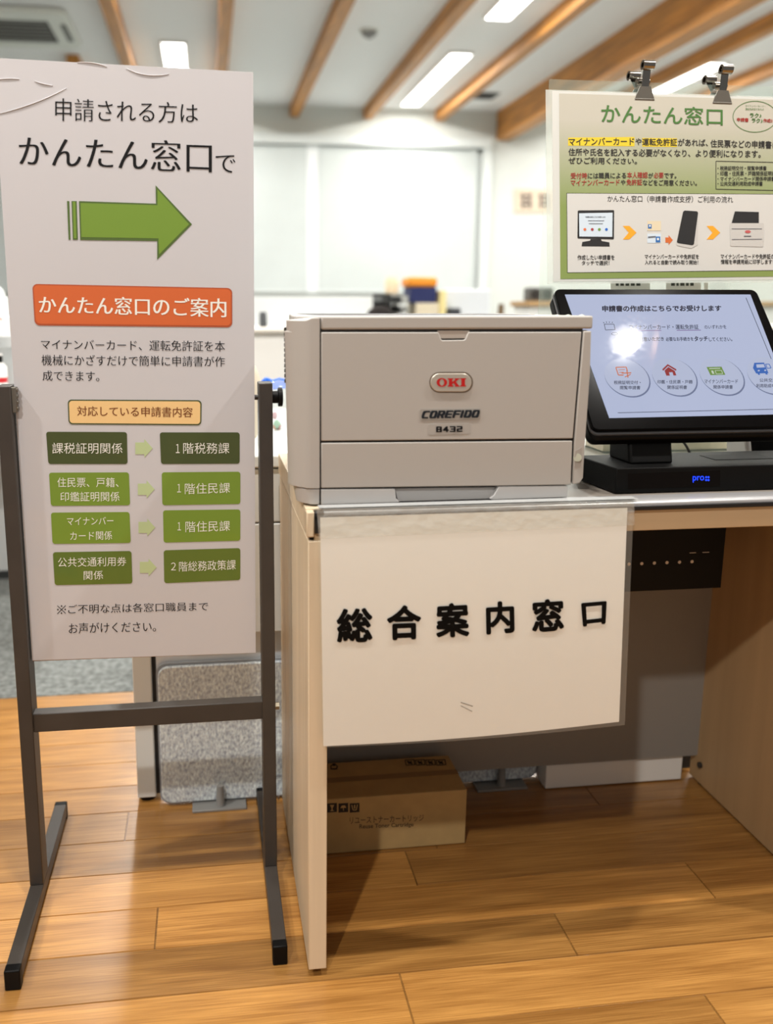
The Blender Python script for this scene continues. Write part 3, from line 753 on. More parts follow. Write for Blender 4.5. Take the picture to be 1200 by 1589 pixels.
# smears of finger grease change the gloss of the glass
nt = blue.node_tree; N, LK = nt.nodes, nt.links; b_ = N['Principled BSDF']
b_.inputs['Base Color'].default_value = (.03, .03, .035, 1)
tc = N.new('ShaderNodeTexCoord'); vz = N.new('ShaderNodeTexVoronoi'); vz.inputs['Scale'].default_value = 120; nz = N.new('ShaderNodeTexNoise'); nz.inputs['Scale'].default_value = 9; nz.inputs['Detail'].default_value = 4
LK.new(tc.outputs['Object'], vz.inputs['Vector']); LK.new(tc.outputs['Object'], nz.inputs['Vector'])
mm = N.new('ShaderNodeMath'); mm.operation = 'MULTIPLY'; LK.new(vz.outputs['Distance'], mm.inputs[0]); LK.new(nz.outputs['Fac'], mm.inputs[1])
mr = N.new('ShaderNodeMapRange'); mr.inputs['From Max'].default_value = .45; mr.inputs['To Min'].default_value = .04; mr.inputs['To Max'].default_value = .02; LK.new(mm.outputs[0], mr.inputs[0]); LK.new(mr.outputs[0], b_.inputs['Roughness'])
scr = MB().prism([MP(x, y, .0006) for x, y in ((877, 457), (1165, 457), (1236, 642), (946, 648.5))], -mn*.0008).build('display', blue, tm, smooth=0)
def ink(name, rgb, e=.86):
    m = mat(name, rgb, .04, emit=e, spec=.25); m.node_tree.nodes['Principled BSDF'].inputs['Base Color'].default_value = (.02, .02, .02, 1); return m
navy = ink('screen_navy', (14, 22, 56)); greyi = ink('screen_grey', (50, 58, 86))
SL = .0009
t = MB(); write(t, '申請書の作成はこちらでお受けします', [(934.5, 474), (1119.5, 473.5), (1120, 483), (935, 484)], MP, SL, bold=.04); P('screen_title', t, navy, scr)
t = MB()
write(t, 'マイナンバーカード・運転免許証', [(976, 503.5), (1084, 503.5), (1085, 511), (977, 511.5)], MP, SL, bold=.012)
write(t, 'のいずれかを', [(1093, 504.5), (1127, 504), (1128, 510), (1094, 510.5)], MP, SL, bold=.012)
write(t, 'ご用意いただき', [(986, 523), (1030, 522.5), (1031, 529), (987, 530)], MP, SL, bold=.02)
write(t, '必要なお手続きを', [(1033, 523), (1076, 522.8), (1077, 529), (1034, 529.5)], MP, SL, bold=.02)
write(t, 'タッチ', [(1077.5, 521.5), (1098.5, 521.5), (1099, 529.5), (1078, 530)], MP, SL, bold=.04)
write(t, 'してください。', [(1100, 523.5), (1136, 523), (1137, 529.5), (1101, 529.8)], MP, SL, bold=.02)
line(t, [(959, 640.5), (1200, 635)], .9, MP, SL); line(t, [(1158, 462), (1230, 636)], .9, MP, SL)
line(t, [(938, 503), (953, 503), (955, 511.5), (940, 512), (938, 503)], .9, MP, SL)
for a in ((938, 501.5, 936.5, 500), (942, 501, 941, 499), (946, 501, 946, 499), (950, 501, 951, 499.5)): line(t, [a[:2], a[2:]], 1, MP, SL)
ring(t, oval(954, 518, 5, 2.2), oval(954, 518, 4.2, 1.5), MP, SL)
P('screen_text', t, greyi, scr)
sv = ink('screen_violet', (120, 80, 150)); P('screen_underline', line(MB(), [(981, 513), (1026.5, 512.8)], .9, MP, SL), sv, scr); P('screen_underline', line(MB(), [(1050.5, 512.6), (1088, 512.2)], .9, MP, SL), sv, scr)
cents = [MP(972.5, 586), MP(1046, 585), MP(1119.5, 584), MP(1193, 583)]
for c in cents:
    rad = (MP(1082, 585)-cents[1]).length*.92
    e_ = MB().add([c+mu*rad*1.03*math.cos(2*PI*k/40)+mv*rad*1.03*math.sin(2*PI*k/40)+mn*.0009+mu*.0008-mv*.0012 for k in range(40)], [tuple(range(40))]); P('button_edge', e_, ink('button_edge', (112, 124, 160)), scr)
    e_ = MB().add([c+mu*rad*math.cos(2*PI*k/40)+mv*rad*math.sin(2*PI*k/40)+mn*.0011 for k in range(40)], [tuple(range(40))]); P('touch_button', e_, ink('button_face', (194, 204, 233)), scr)
SL = .0014
orange_i, red_i, green_i, blue_i = ink('icon_orange', (214, 112, 66)), ink('icon_red', (158, 40, 44)), ink('icon_green', (110, 150, 60)), ink('icon_blue', (36, 104, 196))
t = MB(); line(t, [(956, 570), (972, 569.5), (974, 576)], 1.6, MP, SL); line(t, [(956, 570), (960, 582), (968, 582)], 1.6, MP, SL); line(t, [(960, 574), (970, 573.5)], 1, MP, SL); line(t, [(961, 578), (968, 577.5)], 1, MP, SL)
line(t, [(965, 579), (980, 578.5)], 1.6, MP, SL); line(t, [(973, 574), (975, 586)], 1.6, MP, SL); line(t, [(970, 585), (979, 581)], 1.4, MP, SL); P('form_icon', t, orange_i, scr)
t = MB(); t.poly([MP(x, y, SL) for x, y in [(1028, 573), (1036.5, 565), (1050, 573), (1049.5, 575.5), (1037, 568), (1029.5, 575.5)]])
t.poly([MP(x, y, SL) for x, y in [(1031.5, 575), (1037.5, 569.5), (1047.5, 575.5), (1050, 582.5), (1045.5, 582.7), (1044, 577.5), (1038.5, 577.7), (1040, 582.8), (1034.5, 583)]]); P('house_icon', t, red_i, scr)
t = MB(); shape(t, [(1097, 569.5), (1120, 569), (1126, 581.5), (1103, 582)], MP, SL); P('card_icon', t, green_i, scr)
t = MB(); line(t, [(1101, 572), (1118, 571.5)], 1.2, MP, SL+.0003); shape(t, [(1104, 575), (1107, 575), (1109, 580), (1106, 580)], MP, SL+.0003); line(t, [(1110, 575), (1120, 574.7), (1122, 580), (1112, 580.3), (1110, 575)], .8, MP, SL+.0003); P('card_icon_detail', t, ink('icon_pale', (214, 226, 210)), scr)
t = MB(); shape(t, [(1171, 563), (1186, 562.6), (1193, 579), (1174, 579.5), (1169, 571)], MP, SL); shape(t, [(1176, 579), (1179, 579), (1180, 581.5), (1177, 581.5)], MP, SL); shape(t, [(1188, 579), (1191, 579), (1192, 581), (1189, 581)], MP, SL); line(t, [(1188.5, 565), (1194, 565), (1197, 571), (1191, 571.5), (1188.5, 565)], 1.1, MP, SL); P('bus_icon', t, blue_i, scr)
t = MB(); shape(t, [(1174, 565.5), (1185.5, 565), (1187.5, 570), (1175, 570.5)], MP, SL+.0003); shape(t, oval(1178, 575, 1.6, 1.2, 12), MP, SL+.0003); shape(t, oval(1188, 574.6, 1.6, 1.2, 12), MP, SL+.0003); P('bus_icon_detail', t, ink('icon_pale2', (196, 206, 236)), scr)
t = MB()
for s_, q in (('税務証明交付・', (953, 994.5, 590.5, 596.5)), ('閲覧申請書', (962.5, 994, 598.5, 604.5)), ('印鑑・住民票・戸籍', (1020.5, 1075, 589.5, 595.5)), ('関係証明書', (1036, 1066.5, 598, 604)), ('マイナンバーカード', (1093.5, 1145.5, 588.5, 595)), ('関係申請書', (1107.5, 1137.5, 597.5, 603.5)), ('公共交通', (1179, 1206, 587, 592.8)), ('利用助成申請書', (1174, 1215, 595.5, 601.5))):
    write(t, s_, R4(*q), MP, SL, bold=.012)
P('button_text', t, greyi, scr)
# base, neck, display window
bs = MB().prism([(.562, 1.107, 0), (.90, 1.107, 0), (.90, 1.222, 0), (.552, 1.215, 0)], (0, 0, .036))
bs.v = [p+V((0, 0, .698)) for p in bs.v]
bs.build('base', mat('base_black', (9, 9, 9), .55, spec=.16, bump=.25, bscale=900), tm, bevel=.0015)
MB().prism([(.595, 1.133, .7335), (.595, 1.20, .7335), (.598, 1.212, .82), (.598, 1.146, .764), ], (.066, 0, 0)).build('neck', mat('neck_black', (7, 7, 7), .6, spec=.15), tm, bevel=.004)
BP = Plane((0, 1.1068, 0), (0, -1, 0))
MB().prism([BP(x, y, 0) for x, y in [(975, 735), (1118, 730), (1118, 755), (975, 759)]], (0, .002, 0)).build('display_window', mat('smoked_window', (18, 14, 12), .15, spec=.1), tm)
t = MB(); write(t, 'pro', [(1075.5, 739), (1093, 738.5), (1093, 748.5), (1075.5, 749)], BP, .0004)
for x in (1096.3, 1100): 
    for y in (740.5, 745): shape(t, oval(x, y, 1.3, 1.5, 12), BP, .0005)
P('status_lettering', t, mat('status_blue', (20, 60, 255), .5, emit=2.2), tm)
MB().box(.735, .83, 1.15, 1.19, .7335, .7348).build('base_hatch', mat('hatch_black', (8, 8, 8), .6, spec=.14), tm, bevel=.0006)

# ================================================================== POSTER, CLIPS, ACRYLIC SCREEN
PT = Plane((0, 1.335, .99), (0, -.30, .05))
acr = empty('acrylic_screen', (.80, 1.40, .697), 'clear upright acrylic screen on the desk behind the green poster', 'acrylic screen')
MB().box(.553, 1.17, 1.398, 1.401, .700, 1.312).build('panel', film_mat('acrylic_clear', (214, 236, 226), .90, rough=.04, bump=0), acr)
for x in (.62, 1.12): MB().box(x-.01, x+.01, 1.394, 1.43, .697, .712).build('foot_block', film_mat('acrylic_foot', (214, 236, 226), .6, rough=.06, bump=0), acr, bevel=.001)
AP = Plane((0, 1.3975, 0), (0, -1, 0))
lw = mat('label_white', (236, 236, 228), .6); li = mat('label_ink', (58, 62, 52), .6)
for (x0, x1, lb) in ((948, 1009, 'left white paper label stuck on the clear screen under the poster'), (1034, 1088, 'middle white paper label stuck on the clear screen under the poster'), (1093, 1099, 'narrow white label edge right of the two labels under the poster')):
    t = MB(); shape(t, R4(x0, x1, 437, 450), AP, .0003, .0003); lo_ = t.build('paper_label', lw, smooth=0); tag(lo_, lb, 'label', 'labels on the clear screen')
    t = MB(); xx = x0+8
    while xx < x1-14:
        w_ = random.uniform(3, 7); shape(t, R4(xx, xx+w_, 438, 443.5), AP, .0006); xx += w_+2.5
    if t.v: P('print', t, li, lo_)
po = empty('flow_poster', (.77, 1.36, 1.0), 'laminated green and cream poster with step pictures hung by two bulldog clips', 'poster')
film = film_mat('poster_sleeve', (226, 229, 224), .62, rough=.08, bump=.12, bscale=10)
FQ = [(847, 139), (1213, 150), (1213, 438), (850, 440.5)]
t = MB(); shape(t, FQ, PT, 0, .0006); P('sleeve', t, film, po)
t = MB(); shape(t, [(857, 141), (1209, 152), (1208, 434), (859, 437)], PT, .0003, .0005)
back = P('sheet', t, gloss_paper('poster_white', (208, 209, 204), coat=.8, coat_rough=.1, bump=.12, bscale=9), po)
z0, z1 = PT(870, 320).z-1.0, PT(870, 185).z-1.0
t = MB(); shape(t, [(868, 145), (1206, 155), (1206, 429), (870, 433)], PT, .0007); P('artwork', t, gloss_paper('poster_green', (170, 184, 120), coat=.8, coat_rough=.1, bump=.12, bscale=9, grad=(z0, z1, (130, 148, 78), (188, 184, 170))), back)
pk = gloss_paper('poster_ink', (34, 32, 30), coat=.6, coat_rough=.12, bump=.1, bscale=9); pg = gloss_paper('poster_title_green', (64, 112, 44), coat=.6, bump=.1); prd = gloss_paper('poster_red', (160, 44, 34), coat=.6, bump=.1)
A1 = .0011
t = MB(); write(t, 'かんたん窓口', [(933.5, 161), (1122, 167), (1122, 195), (933.5, 190)], PT, A1, bold=.012); P('title_lettering', t, pg, back)
t = MB(); shape(t, [(882, 213.5), (985, 212.5), (985, 227), (882, 226)], PT, .0009); shape(t, [(997, 214), (1051, 214.5), (1051, 228), (997, 227.5)], PT, .0009); P('highlight', t, gloss_paper('yellow_marker', (222, 196, 40), coat=.6, bump=.1), back, split=True)
t = MB(); O_ = .0
write(t, 'マイナンバーカード', [(883, 214), (984.5, 213.5), (984.5, 225), (883, 225.5)], PT, A1, bold=.016)
write(t, 'や', [(986.5, 214.5), (996, 214.5), (996, 225), (986.5, 225)], PT, A1, bold=.016)
write(t, '運転免許証', [(997, 214.5), (1051, 215), (1051, 226.5), (997, 226)], PT, A1, bold=.016)
write(t, 'があれば、', [(1052.5, 215), (1099, 216), (1099, 227), (1052.5, 226.5)], PT, A1, bold=.016)
write(t, '住民票などの申請書に', [(1103, 216.5), (1208, 219), (1208, 231), (1103, 228.5)], PT, A1, bold=.016)
write(t, '住所や氏名を記入する必要がなくなり、より便利になります。', [(882.5, 230), (1181, 233), (1181, 245), (882.5, 241.5)], PT, A1, bold=.016)
write(t, 'ぜひご利用ください。', [(882.5, 243.5), (989, 245), (989, 255), (882.5, 254.5)], PT, A1, bold=.016)
P('lettering', t, pk, back)
t = MB(); O_ = .004
write(t, '受付時', [(886, 268), (911.5, 268), (911.5, 277.5), (886, 277.5)], PT, A1, bold=.016); write(t, '本人確認', [(973.5, 266.5), (1005.5, 267), (1005.5, 276.5), (973.5, 276.5)], PT, A1, bold=.016); write(t, '必要', [(1015, 267.5), (1030, 267.5), (1030, 276.5), (1015, 276.5)], PT, A1, bold=.016)
write(t, 'マイナンバーカード', [(886, 279), (962, 278), (962, 287.5), (886, 288.5)], PT, A1, bold=.016); write(t, '免許証', [(972.5, 278), (997, 278), (997, 287.5), (972.5, 287.5)], PT, A1, bold=.016)
P('red_lettering', t, prd, back)
t = MB()
write(t, 'には職員による', [(912.5, 268), (972, 267.5), (972, 277), (912.5, 277.5)], PT, A1, bold=.016); write(t, 'が', [(1006.5, 268), (1014, 268), (1014, 276.5), (1006.5, 276.5)], PT, A1, bold=.016); write(t, 'です。', [(1031, 268), (1050, 268.5), (1050, 277), (1031, 277)], PT, A1, bold=.016)
write(t, 'や', [(963.5, 279), (971, 279), (971, 287), (963.5, 287)], PT, A1, bold=.016); write(t, 'などをご用意ください。', [(998, 278.5), (1082, 279.5), (1082, 288.5), (998, 288)], PT, A1, bold=.016)
line(t, [(1210, 252), (1111.5, 250), (1111.5, 293.5), (1210, 295.5)], .9, PT, A1)
for s_, q in (('・税務証明交付・閲覧申請書', (1114, 1190, 257.5, 264.5)), ('・印鑑・住民票・戸籍関係証明書', (1114, 1204, 265.5, 273)), ('・マイナンバーカード関係申請書', (1114, 1203, 274, 281)), ('・公共交通利用助成申請書', (1114, 1184, 281.5, 288.5))): write(t, s_, R4(*q), PT, A1, bold=.012)
P('small_lettering', t, pk, back)
# oval seal
t = MB(); ring(t, oval(1172, 181, 34.5, 24.5, 48), oval(1172, 181, 33.6, 23.6, 48), PT, A1)
write(t, '運転免許証があれば', [(1157, 167.5), (1186, 168), (1186, 171.5), (1157, 171)], PT, A1); write(t, 'マイナンバーカード・', [(1157, 162.5), (1188, 163.5), (1188, 166.5), (1157, 166)], PT, A1); write(t, 'ラク♪', [(1164, 175), (1182, 176), (1182, 183), (1164, 182)], PT, A1, bold=.03); write(t, 'ラク♪', [(1167, 183), (1184, 184), (1184, 191), (1167, 190)], PT, A1, bold=.03); P('seal_lettering', t, pg, back)
t = MB(); write(t, '申請書', [(1144, 182.5), (1162, 183), (1162, 189.5), (1144, 188.5)], PT, A1, bold=.03); write(t, '作成!!', [(1185, 184), (1199, 184.5), (1199, 190.5), (1185, 190)], PT, A1, bold=.03); P('seal_red_lettering', t, prd, back)
# flow panel
t = MB(); shape(t, [(879.5, 299.5), (1203, 301), (1203, 420), (880.5, 423.5)], PT, .0009); P('panel_border', t, pk, back)
t = MB(); shape(t, [(880.3, 300.3), (1202.2, 301.8), (1202.2, 419.2), (881.3, 422.7)], PT, .0011); P('flow_panel', t, gloss_paper('panel_white', (206, 205, 201), coat=.8, coat_rough=.1, bump=.12, bscale=9), back)
A1 = .0014
t = MB(); write(t, 'かんたん窓口（申請書作成支援）ご利用の流れ', [(943, 303), (1138, 304.5), (1138, 315), (943, 313.5)], PT, A1, off=.004)
for s_, q in (('作成したい申請書を', (896.5, 954, 395.5, 403.5)), ('タッチで選択！', (903, 946, 404.5, 411.5)), ('マイナンバーカードや免許証を', (1001, 1085, 394.5, 402)), ('入れると自動で読み取り開始！', (1001, 1084, 403.5, 410.5)), ('マイナンバーカードや免許証の', (1119, 1202, 394, 402)), ('情報を申請用紙に印字します！', (1119, 1201, 402.5, 410))): write(t, s_, R4(*q), PT, A1, bold=.014)
P('caption_lettering', t, pk, back)
och = gloss_paper('chevron_amber', (236, 164, 34), coat=.6, bump=.1)
t = MB()
for x in (967, 1097): shape(t, [(x, 350.5), (x+10, 350.5), (x+21, 361), (x+10, 371.5), (x, 371.5), (x+9, 361)], PT, A1)
P('chevron', t, och, back, split=True)
t = MB(); shape(t, [(1033, 368.5), (1038, 368.5), (1038, 365), (1044.5, 372.5), (1038, 380), (1038, 376.5), (1033, 376.5)], PT, A1); P('small_arrow', t, gloss_paper('arrow_rust', (206, 104, 42), coat=.6, bump=.1), back)
pbk = gloss_paper('pic_black', (24, 24, 26), coat=.8, bump=.1); pgr = gloss_paper('pic_grey', (196, 194, 190), coat=.8, bump=.1); pbl = gloss_paper('pic_paleblue', (206, 220, 232), coat=.8, bump=.1)
t = MB(); shape(t, qrr([(897, 326.5), (953.5, 326), (953, 371.5), (896.5, 370)], 1.5), PT, A1); shape(t, [(917, 371), (933, 371), (934, 374), (946, 376), (946.5, 382.5), (903, 382), (904, 375.5), (916, 373.5)], PT, A1)
shape(t, qrr([(1061, 326.5), (1084, 328), (1077, 381), (1050.5, 377)], 3), PT, A1+.0004); shape(t, [(1141, 328), (1178, 329), (1178, 346), (1136, 346)], PT, A1+.0004)
P('picture_black', t, pbk, back, split=True)
t = MB(); shape(t, [(1081, 328), (1083.5, 331), (1083, 380), (1073, 385.5), (1051, 381), (1050, 377), (1075, 380)], PT, A1+.0002); shape(t, qrr([(1133, 346), (1186, 346), (1185, 383), (1134, 382)], 2), PT, A1+.0002)
P('picture_grey', t, pgr, back, split=True)
t = MB(); shape(t, [(899, 331), (951, 330), (950.5, 367.5), (899.5, 367)], PT, A1+.0003); shape(t, R4(1005, 1026, 362.5, 377), PT, A1); P('picture_screen', t, pbl, back, split=True)
t = MB(); write(t, '申請書の作成はこちらでお受けします', R4(909, 940, 335.5, 337.5), PT, A1+.0006, bold=.02); line(t, [(913, 342.5), (938, 342.5)], .8, PT, A1+.0006); line(t, [(914, 347), (936, 347)], .8, PT, A1+.0006)
line(t, [(1136, 355), (1183, 355)], .8, PT, A1+.0006); line(t, [(1136, 371.5), (1183, 371)], .8, PT, A1+.0006); line(t, [(1155, 366.5), (1166, 366.5)], 1.4, PT, A1+.0006); line(t, [(1006, 368), (1018, 367)], 1.6, PT, A1+.0006); P('picture_lines', t, mat('pic_line', (84, 86, 96), .6), back)
t = MB(); shape(t, R4(1005, 1026, 343, 358), PT, A1); P('picture_card', t, gloss_paper('pic_tan', (220, 206, 176), coat=.6, bump=.1), back)
t = MB(); shape(t, R4(1006, 1011.5, 348, 354.5), PT, A1+.0003); shape(t, R4(1018, 1025, 367, 376), PT, A1+.0003); P('picture_photo', t, mat('pic_blue', (52, 110, 176), .5), back, split=True)
t = MB(); shape(t, oval(1009, 350.5, 1.3, 1.6, 12), PT, A1+.0005); shape(t, oval(1021.5, 371, 1.6, 2, 12), PT, A1+.0005); P('picture_faces', t, mat('pic_pale', (236, 232, 226), .5), back, split=True)
for x, m_ in ((908, orange_i), (919.5, red_i), (930.5, green_i), (941.5, blue_i)):
    t = MB(); shape(t, oval(x, 356, 2.2, 2.2, 14), PT, A1+.0006); P('picture_dot', t, mat('dot_'+m_.name, tuple(int(255*c**(1/2.2)) for c in m_.node_tree.nodes['Principled BSDF'].inputs['Emission Color'].default_value[:3]), .5), back)
t = MB(); shape(t, oval(1161, 359.5, 4.5, 2.3, 20), PT, A1+.0006); P('picture_badge', t, mat('dot_pink', (190, 90, 90), .5), back)
# bulldog clips
chrome = mat('dark_chrome', (150, 146, 140), .14, metal=1)
jawm = mat('clip_jaw_steel', (112, 108, 100), .4, metal=.35)
for px_, py_, lb in ((1000, 137, 'left steel bulldog clip gripping the poster top edge'), (1120.5, 143, 'right steel bulldog clip gripping the poster top edge')):
    c = PT(px_, py_); X, Z, Y = c.x, c.z+.001, 1.3935
    cl = empty('bulldog_clip', (X, Y, Z-.015), lb, 'clip', 'clips on the poster')
    for s in (-1, 1):           # front and rear half
        yj = c.y-.0025 if s < 0 else 1.4035
        jb = MB().hexa([(X-.0165, yj-.001+s*.001, Z-.0185), (X+.0165, yj-.001+s*.001, Z-.0185), (X+.0165, yj+.0012, Z-.0185), (X-.0165, yj+.0012, Z-.0185),
                        (X-.009, Y+s*.010-.001, Z+.001), (X+.009, Y+s*.010-.001, Z+.001), (X+.009, Y+s*.010+.001, Z+.001), (X-.009, Y+s*.010+.001, Z+.001)])
        jb.cyl((X-.0165, yj-.0005, Z-.0185), (X+.0165, yj-.0005, Z-.0185), .0018, n=10)
        jb.build('jaw', jawm, cl, smooth=50)
        y0_, y1_ = Y+s*.0095, Y+(-.012 if s < 0 else .030)
        zt_ = Z+(.026 if s < 0 else .021)
        hd = MB().hexa([(X-.0062, y0_-.0006, Z-.001), (X+.0062, y0_-.0006, Z-.001), (X+.0062, y0_+.0006, Z-.001), (X-.0062, y0_+.0006, Z-.001),
                        (X-.0062, y1_-.0006, zt_), (X+.0062, y1_-.0006, zt_), (X+.0062, y1_+.0006, zt_), (X-.0062, y1_+.0006, zt_)])
        hd.lathe([(0, .004), (0, .0075), (1, .0075), (1, .004), (0, .004)], (X-.009, y1_+s*.002, zt_+.006), (.018, 0, 0), 20)
        hd.build('handle', chrome, cl, smooth=50)
    MB().cyl((X-.0105, Y, Z+.010), (X+.0105, Y, Z+.010), .0055, n=16).build('spring', chrome, cl)

# white card reader behind the screen at the right
rd = empty('card_reader', (.97, 1.345, .697), 'white upright card reader half hidden behind the touch screen', 'card reader')
xl = onY(1164, 700, 1.30).x
MB().prism([(xl, y, z) for y, z in ((1.30, .698), (1.366, .698), (1.392, .885), (1.388, .91), (1.366, .91))], (.075, 0, 0)).build('case', mat('reader_white', (214, 214, 212), .4), rd, bevel=.006)
MB().prism([(xl+.008, y, z) for y, z in ((1.302, .712), (1.304, .712), (1.370, .895), (1.368, .895))], (.059, 0, 0)).build('face', gloss_black, rd)

# cables behind the screen
cabm = mat('cable_black', (18, 18, 18), .5)
for pts, lb in (([(.69, 1.30, .737), (.74, 1.34, .765), (.80, 1.35, .75), (.83, 1.37, .6995)], 'black cable arching from the screen base to the desk'),
                ([(.555, 1.30, .79), (.535, 1.33, .76), (.525, 1.35, .72), (.52, 1.38, .700)], 'black cable hanging beside the printer behind the touch screen'),
                ([(.965, 1.48, .76), (.955, 1.475, .73), (.952, 1.46, .71), (.952, 1.46, .6995)], 'short black cable left of the white card reader')):
    tag(MB().tube(bez(pts), .0022).build('cable', cabm), lb, 'cable')
# paper tray lying behind the base
tag(MB().box(.515, .60, 1.37, 1.49, .6975, .704).build('paper_pad', mat('pad_white', (216, 214, 206), .7), bevel=.001), 'white paper pad lying on the desk between printer and screen', 'paper pad')

wt = empty('wooden_tray', (.85, 1.46, .697), 'low pale wooden tray at the back of the desk behind the touch screen', 'tray')
MB().box(.70, .945, 1.435, 1.438, .6975, .722).box(.70, .945, 1.505, 1.508, .6975, .722).box(.70, .703, 1.438, 1.505, .6975, .722).box(.942, .945, 1.438, 1.505, .6975, .722).box(.70, .945, 1.435, 1.508, .6972, .700).build('tray_body', maple, wt)

# ================================================================== CARTON UNDER THE DESK
card = mat('carton_brown', (186, 156, 104), .75, var=.03, vscale=30)
bx = empty('toner_carton', (.30, 1.41, 0), 'brown cardboard carton printed with black icons on the floor under the desk', 'carton')
MB().box(.160, .4425, 1.348, 1.468, .001, .1075).build('carton_body', card, bx, bevel=.0015)
MB().box(.1605, .4425, 1.400, 1.416, .1072, .1080).build('packing_tape', mat('brown_tape', (150, 118, 72), .3), bx)
CP = Plane((0, 1.348, 0), (0, -1, 0)); CT = Plane((0, 0, .1078), (0, 0, 1))
cin = mat('carton_ink', (44, 34, 24), .7)
t = MB()
for x in (508, 525.5, 543): shape(t, [(x, 1247), (x+15, 1246), (x+15, 1260), (x, 1261)], CP, .0003)
P('icon_block', t, cin, bx, split=True)
t = MB(); write(t, 'リユーストナーカートリッジ', [(543, 1268), (658, 1264), (658, 1274), (543, 1279)], CP, .0003, off=.004); write(t, 'Reuse Toner Cartridge', [(558, 1279), (642, 1276), (642, 1284), (558, 1288)], CP, .0003, off=.012); P('lettering', t, mat('carton_grey_ink', (82, 66, 46), .7), bx)
t = MB()
for x, k in ((508, 0), (525.5, 1), (543, 2)):
    if k == 0: shape(t, [(x+4, 1249), (x+11, 1249), (x+8.5, 1254), (x+8.5, 1257), (x+11, 1258.5), (x+4, 1258.7), (x+6.5, 1257), (x+6.5, 1254)], CP, .0005)
    if k == 1: shape(t, [(x+3, 1254), (x+5, 1250), (x+10, 1249.7), (x+12, 1253.5)], CP, .0005); line(t, [(x+7.5, 1253.5), (x+7.7, 1258)], 1, CP, .0005)
    if k == 2: line(t, [(x+3, 1249), (x+5, 1257), (x+10, 1257), (x+12, 1248.5)], 1.4, CP, .0005); line(t, [(x+7.5, 1249), (x+7.5, 1255)], 2, CP, .0005)
P('icon_marks', t, card, bx)
t = MB()
for x in (628, 644, 660, 676): 
    ring(t, [(x, 1179), (x+15, 1178), (x+17, 1187), (x+2, 1188)], [(x+1.5, 1180.2), (x+13.8, 1179.3), (x+15.4, 1186), (x+3, 1186.8)], CT, .0003); line(t, [(x+4, 1181.5), (x+12, 1185)], 2.4, CT, .0003); line(t, [(x+11, 1180.8), (x+6, 1185.6)], 1.6, CT, .0003)
ring(t, oval(518.5, 1190, 6, 4.5, 20), oval(518.5, 1190, 4, 3, 20), CT, .0003); shape(t, oval(518.5, 1186.5, 3, 2, 12), CT, .0003); line(t, [(513, 1193), (524, 1193)], 2, CT, .0003)
P('top_marks', t, cin, bx)

# ================================================================== WHITE OFFICE DESK BEHIND + FELT SCREEN
ow = mat('office_white', (228, 233, 232), .45)
og = mat('office_grey_panel', (222, 229, 235), .5)
od = empty('office_desk', (.45, 1.9, 0), 'white steel office desk behind the sign and the counter desk', 'desk')
MB().box(-.17, 1.25, 1.53, 2.25, .666, .689).build('desktop', ow, od, bevel=.003)
MB().box(-.07, .62, 1.535, 1.60, .563, .6625).build('drawer_front', ow, od, bevel=.002)
MB().box(-.07, .62, 1.535, 1.60, .348, .560).build('apron_panel', ow, od, bevel=.002)
MB().box(-.07, 1.2, 1.56, 1.60, .36, .66).build('drawer_case', mat('case_dark', (120, 120, 118), .6), od)
MB().box(.946, .99, 1.54, 1.56, 0, .36).build('end_gap_shade', mat('gap_shade_grey', (46, 42, 38), .8), od)  # dark block added where the desk end is only a shaded opening
MB().box(-.110, .945, 1.549, 1.556, .006, .36).build('modesty_panel', og, od)
for x, y in ((-.137, 1.575), (1.15, 1.575), (-.137, 2.2), (1.15, 2.2)):
    lg = MB().box(x-.0175, x+.0175, y-.025, y+.03, .012, .666).build('leg', ow, od, bevel=.002)
    MB().cyl((x, y, 0), (x, y, .013), .016, n=20).build('glide', blackp, lg)
MB().box(-.1195, -.112, 1.56, 1.60, .014, .665).build('leg_seam', mat('seam_black', (24, 24, 26), .6), od)
MB().box(.6535, .945, 1.4975, 1.547, .002, .085).build('kick_rail', mat('rail_white', (240, 240, 236), .5), od, bevel=.002)
felt = mat('grey_felt', (204, 214, 230), .95, bump=.7, bscale=300, var=.2, vscale=210, stretch=(1, 1, .6))
fs = empty('felt_screen', (.27, 1.535, 0), 'low grey felt screen on small steel feet standing under the white desk', 'felt screen')
MB().prism([(x, 1.531, z) for x, z in rrect(-.107, .648, .008, .289, .02)], (0, .008, 0)).build('felt_panel', felt, fs, bevel=.002)
MB().prism([(x, 1.539, z) for x, z in rrect(-.1105, .652, .004, .293, .02)], (0, .005, 0)).build('backing', mat('felt_back', (150, 154, 158), .7), fs)
fm = mat('foot_steel', (150, 150, 148), .45, metal=.3)
for x in (.003, .568):
    ff = MB().box(x-.052, x+.052, 1.504, 1.547, 0, .005).build('foot', fm, fs, bevel=.001)
    MB().lathe([(0, .0095), (.1, .0085), (1, .0065), (1, 0)], (x+.002, 1.519, .004), (0, 0, .042), 18).build('clamp_pin', mat('pin_grey', (140, 140, 138), .5), ff)

